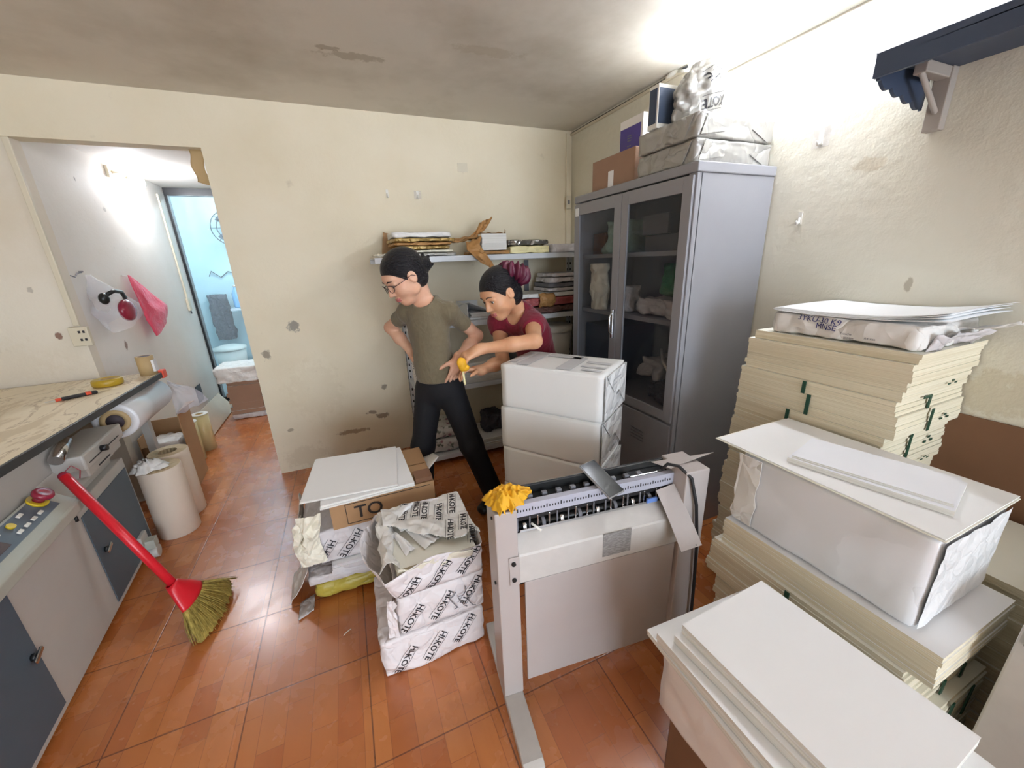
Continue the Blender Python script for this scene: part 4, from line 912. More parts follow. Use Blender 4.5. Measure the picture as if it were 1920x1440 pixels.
# ------------------------------------------------------------------ tower of copy paper packs behind the machine
cx, cy, ya = .884, 1.525, math.radians(-54.5)
hz = [1.0, .788, .575, .37, .18, 0]
for k in range(5):
    z1, z0 = hz[k] - .0008, hz[k + 1]; r = random.Random(600 + k)
    t = thing('paper_pack', ['topmost white copy paper pack of the tower, grey print on top', 'second white copy paper pack from the top of the tower', 'third white copy paper pack from the top of the tower', 'fourth white copy paper pack of the tower, behind the machine', 'lowest white copy paper pack of the tower, on the floor'][k], 'pack', (cx + r.uniform(-.006, .006), cy + r.uniform(-.006, .006), z0), ya + r.uniform(-.012, .012), 'white copy paper packs in the tower')
    h = z1 - z0; b = MB(); pack_geo(b, -.25, .25, -.15, .15, 0, h, .003, 610 + k, 14, r=.006, freq=6, pillow=.004)
    b.build('wrapper', 'ream_white', t)
    f = MB()
    f.grid(lambda u, v: (.2535 + .004 * abs(nz((u * 5, v * 5, k), 1, 3)), lerp(-.146, .146, u), lerp(.006, h - .006, v)), 14, 10); f.build('end_face', 'ream_fold', t)
    for pl in ([(.259, -.146, .01), (.259, -.146, h - .008), (.261, -.02, h * .45)], [(.259, .146, .01), (.261, .02, h * .55), (.259, .146, h - .008)], [(.2585, -.13, h - .006), (.2585, .13, h - .006), (.262, .03, h * .5), (.262, -.03, h * .5)]):
        MB().add(pl, [tuple(range(len(pl)))]).build('end_fold', 'ream_fold', t, solid=.002)
    pm = MB(); q = random.Random(k)
    for j in range(7):
        yy = q.uniform(-.09, .05); zz = q.uniform(.2, .85) * h; pm.box(.2625, .2632, yy, yy + q.uniform(.02, .06), zz, zz + .006)
    pm.build('end_print', 'ream_print', t)
    if k == 0:
        pm = MB()
        for (a, b_, c, d) in ((-.18, -.12, -.12, .12), (-.11, .06, .07, .12), (.02, .09, -.12, .10), (.11, .22, .02, .05), (.11, .22, -.05, -.03), (.13, .22, -.10, -.08), (-.23, -.2, -.1, .1)):
            pm.box(a, b_, c, d, h + .002, h + .0035)
        pm.build('top_print', 'ream_print', t)

# ------------------------------------------------------------------ pile of printed packs in front of the machine
dirs = dict(u=(-.62, 0, -.78), v=(.78, 0, -.62))
def hikote_prints(b, bv, face, x0, x1, z0, z1, y, seed, sz=.033):
    U, V = {'front': ((-.62, 0, -.78), (.78, 0, -.62)), 'left': ((0, .62, -.78), (0, -.78, -.62)), 'top': ((-.25, -.97, 0), (.97, -.25, 0))}[face]
    U = Vector(U); V = Vector(V); r = random.Random(seed)
    C0 = Vector(((x0 + x1) / 2, y, (z0 + z1) / 2)) if face != 'left' else Vector((y, (x0 + x1) / 2, (z0 + z1) / 2))
    for j in range(-5, 6):
        for i in range(-4, 5):
            p = C0 + U * (i * .175 + (j % 2) * .0875 + r.uniform(-.008, .008)) + V * (j * .078)
            q = p.x if face != 'left' else p.y
            if x0 + .02 < q < x1 - .02 and z0 + .015 < p.z < z1 - .015: print_on(b, bv, 'HI-KOTE', p, U, V, sz, 1, True, .002)
def hpack(name, label, x0, x1, y0, y1, z0, z1, seed, amp=.009, front=True, left=True, top=False, mats=('wrap_lilac', 'ink'), rz=0):
    b = MB(); pack_geo(b, x0, x1, y0, y1, z0, z1, amp, seed, 22, r=.012); bv = bvh_of(b); pb = MB(); pb.v = b.v; pb.f = b.f; pb.m = b.m; pb.sm = b.sm
    if front: hikote_prints(pb, bv, 'front', x0, x1, z0, z1, y0 - .02, seed)
    if left: hikote_prints(pb, bv, 'left', y0, y1, z0, z1, x0 - .02, seed)
    if top: hikote_prints(pb, bv, 'top', x0, x1, 0, 0, y0, seed)
    return tag(pb.build(name, list(mats)), label, 'pack', 'printed white packs in front of the machine')
hpack('printed_pack', 'white pack printed HI-KOTE on the floor at the bottom of the pile', -.075, .315, 1.145, 1.50, 0, .165, 700)
o = hpack('printed_pack', 'white pack printed HI-KOTE in the middle of the pile, hand scribbled', -.0, .325, 1.152, 1.52, .166, .335, 701)
b = MB()
for k in range(3):
    pts = [(.20 + .035 * k + .016 * math.sin(s * .9 + k), 1.1405, .20 + .012 * s + .012 * math.cos(s * 1.3 + k)) for s in range(9)]
    b.tube(pts, .0016, 5)
b.build('pen_scribble', 'ink_grey', o)
b = MB(); b.grid(lambda u, v: (-.005 - .035 * u * (1 - v * .3) + .012 * nz((u * 4, v * 6, 0), 1, 3), 1.150 + .010 * u + .008 * nz((u * 3, v * 5, 1), 1, 3), .17 + .165 * v), 4, 8, smooth=False); b.build('loose_wrapper_edge', 'wrap_lilac', o, solid=.0015)
# top pack, torn open
t = thing('open_printed_pack', 'torn open white pack printed HI-KOTE topmost of the pile', 'pack', (0, 0, 0))
b = MB(); sheets_geo(b, .02, .31, 1.165, 1.49, .337, .445, 7, .003, 720); b.build('board_sheets', ['ivory_side', 'ivory'], t)
per = [(.01, 1.157), (.165, 1.152), (.325, 1.157), (.335, 1.33), (.328, 1.50), (.165, 1.506), (.005, 1.50), (-.004, 1.33)]
def perim(u):
    s = u * 8; i = int(s) % 8; f = s - int(s); a = Vector(per[i]); c = Vector(per[(i + 1) % 8]); return a.lerp(c, f)
def sidef(u, v):
    p = perim(u); c = Vector((.165, 1.33)); d = (p - c).normalized()
    left = max(0, -d.x); front = max(0, -d.y)
    fl = v ** 1.6 * (.088 * left ** 2 + .012 * front) + .012 * (noise.turbulence((p.x * 9, p.y * 9, v * 2.5 + 3), 3, True) - .4) + .03 * left * math.sin(v * PI)
    q = p + d * fl
    return (q.x, q.y, .3365 + v * (.125 + .025 * nz((p.x * 9, p.y * 9, 0), 1, 3)) - .02 * left * v)
b = MB(); b.grid(sidef, 90, 9); bv = bvh_of(b)
hikote_prints(b, bv, 'front', .0, .33, .345, .44, 1.10, 3)
b.build('wrapper_sides', ['wrap_lilac', 'ink'], t, solid=.0012)
def topf(u, v):
    x = lerp(.0, .335, u); y = lerp(1.15, 1.515, v)
    z = .455 + .03 * noise.turbulence((x * 8, y * 8, 2.2), 3, True) - .012 + .012 * v
    tear = (y - 1.15) - (.05 + .30 * max(0, (.30 - x) / .30) ** 1.0)
    if tear < .05: z += .02 * (.05 - max(0, tear)) / .05
    return (x, y, z)
def keept(u, v):
    x = lerp(.0, .335, u); y = lerp(1.15, 1.515, v)
    return (y - 1.15) > (.035 + .19 * max(0, (.27 - x) / .27)) + .035 * nz((u * 7, v * 7, 0), 1, 4)
b = MB(); b.grid(topf, 60, 60, keep=keept); b0 = MB(); b0.grid(topf, 40, 40); bv = bvh_of(b0)
for (x, y) in ((.29, 1.44), (.225, 1.405), (.30, 1.30), (.17, 1.43), (.24, 1.27), (.31, 1.21), (.14, 1.46), (.085, 1.45)):
    print_on(b, bv, 'HI-KOTE', (x, y, .47), (-.25, -.97, 0), (.97, -.25, 0), .032, 1, True, .002)
b.build('wrapper_top', ['wrap_white', 'ink'], t, solid=.0012)
for k, (p0, p1, p2) in enumerate((((.03, 1.46, .462), (.18, 1.35, .458), (.06, 1.36, .452)), ((.05, 1.43, .455), (.19, 1.25, .462), (.13, 1.22, .45)), ((.02, 1.40, .452), (.10, 1.24, .455), (.06, 1.22, .448)), ((.0, 1.47, .47), (.14, 1.49, .485), (.05, 1.40, .468)))):
    p0, p1, p2 = map(Vector, (p0, p1, p2))
    b = MB(); b.grid(lambda u, v: p0.lerp(p1, u).lerp(p2.lerp(p1, u * .7), v) + Vector((0, 0, .010 * nz((u * 4, v * 4, k), 1, 2) + .006 * math.sin(u * PI))), 12, 6); b.build('torn_strip', 'white_paper', t, solid=.0012)
b = MB(); b.grid(lambda u, v: (-.03 + .06 * u + .02 * nz((u * 3, v * 6, 0), 1, 5), 1.17 + .32 * v, .445 + .03 * math.sin(u * PI) + .02 * noise.turbulence((u * 3, v * 6, 4), 3, True)), 5, 12, smooth=False); b.build('crumpled_edge', 'wrap_white', t, solid=.0015)
b = MB(); b.grid(lambda u, v: (.02 + .27 * u, 1.148 - .012 * math.sin(u * 8) * v - .012 * v, .425 + .045 * v + .012 * nz((u * 8, v * 3, 0), 1, 7)), 24, 8); b.build('front_flap', 'wrap_cream', t, solid=.0015)

# ------------------------------------------------------------------ older pile with the carton, further back
b = MB(); pack_geo(b, -.33, .02, 1.615, 1.98, 0.012, .098, .012, 740, 18, r=.04); tag(b.build('yellow_pack', 'wrap_yellow'), 'yellow wrapped pack with rounded ends at the bottom of the carton pile', 'pack')
b = MB(); b.grid(lambda u, v: (-.40 + .06 * u, 1.56 + .1 * v + .03 * u, .004 + .012 * abs(nz((u * 4, v * 4, 0), 1, 2))), 8, 8); tag(b.build('paper_scrap', 'wrap_grey', solid=.002), 'curled paper scrap on the floor at the corner of the carton pile', 'paper')
b = MB(); pack_geo(b, -.345, .03, 1.618, 1.99, .0995, .152, .010, 741, 18, r=.012); tag(b.build('white_pack', 'wrap_grey'), 'thin grey white pack lying on the yellow pack', 'pack')
b = MB(); sheets_geo(b, -.24, .09, 1.600, 1.95, .153, .198, 3, .006, 742, T=TR((0, 0, 0), 0)); tag(b.build('envelope_pile', ['wrap_grey', 'white_paper']), 'flat white envelopes in the middle of the carton pile', 'paper')
t = thing('torn_printed_pack', 'grey printed pack with a torn cream end under the open carton', 'pack', (0, 0, 0))
b = MB(); pack_geo(b, -.335, .14, 1.622, 1.99, .199, .365, .012, 743, 22, r=.014); bv = bvh_of(b)
hikote_prints(b, bv, 'front', -.30, .02, .20, .36, 1.60, 3, .04)
b.build('wrapper', ['wrap_grey', 'ink'], t)
def te(u, v): return (-.345 - .015 * math.sin(v * 4) + .10 * u + .02 * nz((u * 3, v * 6, 0), 1, 7), 1.606 - .012 * math.sin(u * PI) + .02 * nz((u * 5, v * 5, 2), 1, 7), .235 + .24 * v)
b = MB(); b.grid(te, 7, 10, smooth=False); b.build('torn_cream_end', 'wrap_cream', t, solid=.002)
def te2(u, v): return (-.35 + .012 * nz((u * 3, v * 6, 0), 1, 9), 1.62 + .33 * u, .23 + .16 * v + .05 * nz((u * 6, v * 3, 0), 1, 9))
b = MB(); b.grid(te2, 12, 6, smooth=False); b.build('torn_left_side', 'wrap_white', t, solid=.002)
def wf(u, v): return (-.34 - .10 * v, 1.63 + .30 * u * (1 - .35 * v) + .03 * v, .19 - .175 * v ** .7 + .02 * nz((u * 4, v * 4, 0), 1, 5))
b = MB(); b.grid(wf, 9, 6, smooth=False); b.build('spread_flap', 'wrap_white', t, solid=.002)
# carton
t = thing('open_carton', 'opened tan carton printed with a word in a frame, under white sheets', 'carton', (0, 0, 0))
b = MB(); x0, x1, y0, y1, z0, z1 = -.20, .25, 1.612, 1.995, .368, .492; w_ = .005
b.box(x0, x1, y0, y0 + w_, z0, z1).box(x0, x1, y1 - w_, y1, z0, z1).box(x0, x0 + w_, y0 + w_, y1 - w_, z0, z1).box(x1 - w_, x1, y0 + w_, y1 - w_, z0, z1).box(x0 + w_, x1 - w_, y0 + w_, y1 - w_, z0, z0 + w_)
b.build('box_walls', 'carton', t)
b = MB(); b.box(x0 + .01, x1 - .002, y0 + .20, y1 - .006, z1 - .006, z1 - .001).box(x0 + .01, x1 - .002, y0 + .006, y0 + .19, z1 - .007, z1 - .002); b.build('top_flap', 'carton', t)
b = MB(); b.box(x0 + .06, x1 - .02, y0 - .0016, y0 - .0003, z0 + .012, z0 + .0145).box(x0 + .06, x1 - .02, y0 - .0016, y0 - .0003, z1 - .016, z1 - .0135).box(x0 + .06, x0 + .0625, y0 - .0016, y0 - .0003, z0 + .012, z1 - .0135)
print_on(b, None, 'TO', (x0 + .155, y0 - .0018, z0 + .06), (1, 0, 0), (0, 0, 1), .085, 0)
b.build('carton_print', 'ink_dark', t)
b = MB(); b.grid(lambda u, v: (.245 + .07 * u, 1.75 + .15 * v + .03 * u, .47 + .05 * u * (1 - v)), 6, 6); b.build('shipping_label', 'wrap_white', t, solid=.002)
b = MB(); b.box(.17, .247, 1.62, 1.70, .494, .515); b.build('folded_side_flap', 'carton_brown', t)
for k, (px, py, rz, w_, h_, l_) in enumerate(((-.105, 1.825, .03, .39, .40, 'lower white sheet pile on the open carton, shifted to the front'), (-.09, 1.83, -.10, .40, .40, 'upper white sheet pile on the open carton'))):
    t = thing('sheet_pile', l_, 'paper', (px, py, .495 + .0165 * k), rz, 'white sheets on the open carton')
    if k == 0: t.location = (-.04, 1.80, .4935)
    b = MB(); sheets_geo(b, -w_ / 2, w_ / 2, -h_ / 2, h_ / 2, 0, .016 if k == 0 else .008, 2, .004, 760 + k); b.build('sheets', ['white_side', 'white_paper'], t)
# small litter on floor
b = MB(); b.grid(lambda u, v: (-.22 + .03 * u, 1.40 + .004 * v + .02 * u, .004 + .003 * math.sin(u * 3)), 6, 2); tag(b.build('floor_scrap', 'wrap_cream', solid=.001), 'tiny cream paper scrap on the floor in front of the carton pile', 'paper')
b = MB(); pack_geo(b, .06, .30, 1.56, 1.60, 0, .37, .014, 780, 12); tag(b.build('grey_wrapped_pack', 'wrap_grey'), 'grey wrapped pack standing between the two printed piles', 'pack')
# ------------------------------------------------------------------ big grey laminating machine and table on the left
ML = (-1.137, 1.794, 0); LR = math.atan2(.0935, .9956)
t = thing('laminating_machine', 'large grey machine with slate blue doors and a control console at the left edge', 'machine', ML, LR)
b = MB(); b.box(-.85, 0, -1.05, .68, .03, .555).box(-.85, -.03, -1.05, .64, .555, .60); b.build('body', 'mach_grey', t, bevel=.004)
b = MB(); b.box(-.85, -.055, -1.05, .40, .60, .838); b.build('upper_body', 'mach_grey', t, bevel=.004)
b = MB(); T = Matrix(((1, 0, 0, 0), (0, 0, 1, 0), (0, 1, 0, 0), (0, 0, 0, 1)))
b.prism([(-.054, .6005), (-.002, .6005), (-.054, .70)], .12, .62, 0, T); b.build('sloped_cover', 'mach_grey', t, bevel=.002)
for (y0, y1) in ((.175, .66), (-.85, -.305)):
    d = MB().box(.0008, .004, y0, y1, .055, .505 if y0 > 0 else .53).build('door', 'slate', t, bevel=.001)
    yl = y0 + .06 if y0 > 0 else y1 - .03
    MB().cyl((.004, yl, .30), (.016, yl, .30), .012, n=16).build('lock', 'dark', d)
    b = MB(); T2 = TR((.02, yl, .302), 0, .35, 0); b.box(-.004, .004, -.026, .026, -.008, .008, T=T2); b.build('door_lever', 'chrome', d, bevel=.003)
# console
yc0, yc1 = -1.05, .11
b = MB(); b.prism([(.052, .575), (.052, .612), (.046, .620), (-.039, .695), (-.039, .575)], yc0, yc1, 0, T); b.build('console', 'mach_light', t, bevel=.004)
so = Vector((.046, 0, .620)); sd = Vector((-.085, 0, .075)).normalized(); sn = Vector((.075, 0, .085)).normalized()
TS = Matrix(((sd.x, 0, sn.x, so.x), (0, 1, 0, 0), (sd.z, 0, sn.z, so.z), (0, 0, 0, 1)))      # local: x up the slope, y along, z out
MB().box(.032, .104, -.62, .05, .0005, .002, T=TS).build('control_panel', 'panel_dark', t)
def onS(x, y, z): return TS @ Vector((x, y, z))
MB().cyl(onS(.086, .022, .002), onS(.086, .022, .010), .030, n=28).build('emergency_collar', 'yellow_plastic', t)
b = MB(); b.cyl(onS(.086, .022, .010), onS(.086, .022, .028), .017, n=24).lathe([(.017, 0), (.029, .004), (.031, .014), (.026, .022), (.014, .019), (.0, .017)], onS(.086, .022, .026), 28, 0, sn); b.build('emergency_stop', 'red_dark', t)
b = MB(); b.cyl(onS(.098, .075, .001), onS(.098, .075, .012), .010, n=18); b.build('key_switch', 'chrome', t)
for k in range(4): MB().box(.048, .060, -.045 - .040 * k, -.023 - .040 * k, .0022, .008, T=TS).build('push_button', 'plastic_white', t, bevel=.002)
for k, yy in enumerate((-.10, -.225)): MB().box(.084, .096, yy + .01, yy + .034, .0022, .008, T=TS).build('push_button', 'plastic_white', t, bevel=.002)
MB().cyl(onS(.084, -.14, .002), onS(.084, -.14, .009), .012, n=18).build('yellow_button', 'yellow_plastic', t)
MB().box(.045, .085, -.30, -.22, .0022, .005, T=TS).build('display', 'screen', t, bevel=.001)
MB().tube([(.03, .085, .556), (.03, .085, .535)], .006, 8).build('console_screw', 'dark', t)
# arm with clamp at the far end
b = MB(); b.box(-.10, .045, .25, .665, .675, .745).box(-.06, .03, .29, .64, .63, .6745); b.build('roll_arm', 'mach_grey', t, bevel=.008)
b = MB(); b.box(.0455, .0475, .28, .60, .698, .702); b.build('arm_slot', 'ink', t); MB().box(.0305, .0325, .38, .50, .642, .648).build('arm_slot', 'ink', t)
MB().cyl((.045, .41, .712), (.068, .41, .712), .014, n=18).build('clamp_knob', 'black', t)
MB().cyl((-.02, .22, .755), (-.02, .33, .80), .024, n=20).build('roll_shaft', 'chrome', t)
b = MB(); b.box(-.05, .02, .50, .585, .10, .16); b.cyl((.012, .555, .035), (.055, .555, .035), .034, n=20); b.build('caster', 'mach_grey', t, bevel=.004)
b = MB(); b.box(.006, .058, .52, .575, .07, .12); b.build('caster_bracket', 'mach_light', t, bevel=.004)
for (x, y) in ((-.05, -.9), (-.8, -.9), (-.8, .6)): MB().cyl((x, y, 0), (x, y, .03), .03, n=16).build('foot', 'rubber', t)
# table top
t = thing('work_table', 'table top with beige stone pattern and dark trim over the grey machine', 'table', (0, 0, 0))
MB().box(-2.35, -1.14, .3, 3.04, .845, .872).build('table_top', 'stone', t)
MB().box(-1.1395, -1.128, .3, 3.0, .842, .874).build('edge_trim', 'table_edge', t, bevel=.002)
MB().box(-1.175, -1.122, 3.001, 3.055, .835, .885).build('corner_cap', 'orange', t, bevel=.005)
for x in (-2.3,): 
    for y in (.4, 2.95): MB().box(x - .02, x + .02, y - .02, y + .02, 0, .844).build('leg', 'mach_grey', t)
MB().box(-1.30, -1.26, 2.96, 3.0, 0, .844).build('leg', 'mach_grey', t)
# things on the table
t = thing('utility_knife', 'black and orange utility knife lying on the stone patterned table', 'knife', (-1.34, 2.595, .873), math.atan2(.085, .13))
MB().box(-.055, .075, -.011, .011, 0, .016).build('handle', 'black', t, bevel=.005)
MB().box(-.11, -.075, -.007, .007, .006, .0085).build('blade', 'chrome', t)
MB().box(-.076, -.054, -.009, .009, .001, .014).build('blade_guide', 'orange', t, bevel=.003)
MB().box(.03, .052, -.0118, .0118, .002, .019).build('lock_slider', 'orange', t, bevel=.003)
t = thing('yellow_tape_roll', 'olive yellow tape roll lying flat on the table by the knife', 'tape', (-1.305, 2.81, .873))
MB().lathe([(.030, .0), (.062, .0), (.066, .008), (.066, .030), (.060, .038), (.035, .038), (.030, .032), (.030, 0)], n=40).build('tape', 'olive_yellow', t)
MB().lathe([(.026, .001), (.0295, .001), (.0295, .036), (.026, .036), (.026, .001)], n=32).build('core', 'core', t)
t = thing('brown_tape_roll', 'tan cardboard roll standing at the far end of the table', 'roll', (-1.182, 2.985, .873))
MB().lathe([(.03, 0), (.042, 0), (.042, .115), (.03, .115), (.03, 0)], n=32).build('roll_body', 'core', t)
MB().cyl((0, 0, .1135), (0, 0, .1145), .0295, n=24).build('roll_hole', 'core_dark', t)
MB().box(.036, .048, -.03, .012, .02, .09).build('loose_end', 'film', t)
# film roll below the table edge
t = thing('film_roll', 'thick white film roll lying below the table edge on the machine arm', 'roll', (-1.19, 2.505, .742))
MB().lathe([(.062, 0), (.092, .002), (.094, .006), (.094, .50), (.062, .50), (.062, 0)], n=40, axis=(-.03, 1, 0)).build('film', 'film', t)
MB().lathe([(.038, -.006), (.061, -.006), (.061, .51), (.038, .51), (.038, -.006)], n=36, axis=(-.03, 1, 0)).build('core', 'core', t)
MB().lathe([(.0, -.004), (.037, -.004), (.037, .3), (0, .3)], n=28, axis=(-.03, 1, 0)).build('core_hole', 'core_dark', t)
b = MB(); b.grid(lambda u, v: (-1.095 + .06 * v * (1 - v) - .09 * v - .02 * u, 2.62 + .40 * u + .10 * v, .70 - .235 * v + .02 * nz((u * 6, v * 5, 0), 1, 2) + .012 * math.sin(u * 22 + v * 4)), 36, 18)
b.build('loose_film', crumple('crumpled_film', 'eceef2', .25, 9, .5), t, solid=.0015)
# rolls on the floor
for (x, y, h, l_) in ((-1.115, 2.575, .425, 'nearer cream paper roll standing on the floor by the grey machine'), (-1.14, 2.785, .43, 'farther cream paper roll standing behind the other cream roll')):
    t = thing('paper_roll', l_, 'roll', (x, y, 0), 0, 'cream paper rolls on the floor')
    MB().lathe([(.0, 0), (.095, 0), (.098, .004), (.098, h - .004), (.095, h)], n=48).build('roll_body', 'roll_cream', t)
    MB().lathe([(.045, h), (.095, h)], n=48).lathe([(.045, h), (.045, h - .06)], n=32).build('roll_end', 'roll_top', t)
    MB().cyl((0, 0, h - .06), (0, 0, h - .058), .0445, n=24).build('core_hole', 'core_dark', t)
def rag(u, v):
    a = 2 * PI * u; r = (.015 + .05 * v) * (1 + .5 * nz((math.cos(a) * 1.5, math.sin(a) * 1.5, 3), 1.5, 2)); return (r * 1.2 * math.cos(a), r * math.sin(a), .05 * (1 - v * v) * (1 + .5 * nz((math.cos(a), math.sin(a), v * 3), 2, 1)))
b = MB(); b.grid(rag, 40, 12); o = b.build('crumpled_tissue', 'wrap_white', loc=(-1.15, 2.55, .43)); tag(o, 'crumpled white plastic scrap on top of the nearer cream roll', 'scrap')
for (x, y, r_, h, l_) in ((-1.315, 3.63, .062, .325, 'nearer clear yellowish tape roll standing behind the carton'), (-1.285, 3.83, .058, .32, 'farther clear tape roll standing behind the carton')):
    t = thing('clear_tape_roll', l_, 'tape', (x, y, 0), 0, 'clear tape rolls on the passage floor')
    MB().lathe([(.03, 0), (r_, 0), (r_, h), (.03, h), (.03, 0)], n=36).build('tape_body', 'tape_clear', t)
    MB().lathe([(.022, .001), (.029, .001), (.029, h + .003), (.022, h + .003), (.022, .001)], n=28).build('core', 'core', t)
    MB().lathe([(.031, h + .0005), (r_ + .004, h + .0005), (r_ + .004, h + .004), (.031, h + .004)], n=36).build('white_rim', 'plastic_white', t)
# open carton in the opening
t = thing('tall_open_carton', 'tall open brown carton standing in the opening beside the cream rolls', 'carton', (-1.165, 3.13, 0), .07)
b = MB(); b.box(-.005, 0, 0, .262, 0, .56).box(-.245, -.24, 0, .262, 0, .42).box(-.24, -.005, .257, .262, 0, .46).box(-.24, -.005, .005, .257, 0, .006); b.build('walls', 'carton', t)
b = MB(); b.grid(lambda u, v: (-.24 + .235 * u, .002 - .01 * v * math.sin(u * 3), v * (.30 + .06 * math.sin(u * 5 + 1) - .03 * u)), 14, 8); b.build('torn_front_wall', 'carton_dark', t, solid=.005)
b = MB(); b.grid(lambda u, v: (.001 + .04 * v, .01 + .25 * u, .56 + .03 * v * (1 - u)), 6, 6); b.build('side_flap', 'carton', t, solid=.004)
b = MB(); pack_geo(b, -.22, -.03, .02, .24, .02, .36, .04, 830, 10, r=.04); tag(b.build('crumpled_film_waste', 'wrap_white'), 'crumpled white film waste filling the tall open carton', 'waste'); bpy.data.objects['crumpled_film_waste'].matrix_world = TR((-1.165, 3.13, 0), .07)
# clear bag hanging from the table corner
b = MB()
A = [Vector((-1.14, 3.07, .80)), Vector((-.93, 3.13, .66)), Vector((-1.0, 3.08, .60)), Vector((-1.15, 3.07, .56))]
b.grid(lambda u, v: A[0].lerp(A[3], v).lerp(A[0].lerp(A[1], min(1, v * 1.0)).lerp(A[2], max(0, v - .5)), u) + Vector((0, .02 * nz((u * 5, v * 4, 0), 1, 3), .012 * nz((u * 6, v * 6, 0), 1, 5))), 18, 18)
tag(b.build('hanging_clear_bag', 'bag_clear', solid=.002), 'clear pinkish plastic bag hanging from the orange table corner', 'bag')

# ------------------------------------------------------------------ broom
t = thing('broom', 'red broom with straw bristles leaning on the grey machine console', 'broom', (0, 0, 0))
A = Vector((-.835, 1.742, .215)); Tp = Vector((-1.128, 1.935, .715))
MB().cyl(A, Tp, .0165, .0175, n=20).build('handle', 'red', t)
d = (Tp - A).normalized(); MB().ball(Tp, .0175, 16).cyl(Tp - d * .05, Tp, .0172, n=20).tube([Tp + Vector((0, 0, .01)), Tp + Vector((.02, .02, .03)), Tp + Vector((.035, .03, .0)), Tp + Vector((.03, .02, -.03))], .002, 6).build('handle_cap', 'red_dark', t)
E_ = Vector((-.738, 1.775, .0)); W = Vector((.12, .985, .10)).normalized(); ax = (E_ - A); N = ax.normalized().cross(W).normalized()
def fan(t0, t1, w0, w1, h0, h1, jag=0):
    def f(u, v):
        a = 2 * PI * u; s = lerp(t0, t1, v); w = lerp(w0, w1, v ** .8); h = lerp(h0, h1, v)
        c = math.cos(a); k = 1 + (jag * .10 * nz((c * 9, v * 2, math.sin(a) * 3), 2, 4) if jag else 0)
        sag = 1 - .10 * c * c * v
        p = A + ax * (s * sag * k) + W * (w * c) + N * (h * math.sin(a))
        p.z = max(p.z, .002 + (.004 * jag)); return p
    return f
b = MB(); b.grid(fan(-.10, .40, .02, .078, .02, .024), 32, 10); b.build('plastic_collar', 'red', t, solid=.003)
b = MB(); f = fan(.30, 1.0, .062, .158, .018, .034, 1); b.grid(f, 72, 16); b.add([f(i / 72, 1) for i in range(72)], [tuple(range(72))], 0)
br = b.build('bristle_core', 'broom', t)
b = MB(); r = random.Random(5)
for k in range(240):
    c = r.uniform(-1, 1); n_ = r.uniform(-1, 1)
    p0 = A + ax * .38 + W * (.07 * c) + N * (.022 * n_); p1 = A + ax * (r.uniform(.88, 1.10) * (1 - .10 * c * c)) + W * (.165 * c + r.uniform(-.01, .01)) + N * (.042 * n_); p1.z = max(p1.z, .002)
    m_ = p0.lerp(p1, .6) + N * (.008 * n_); b.tube([p0, m_, p1], [.0016, .0015, .0007], 4)
o = b.build('bristles', 'broom', t); o['kind'] = 'stuff'
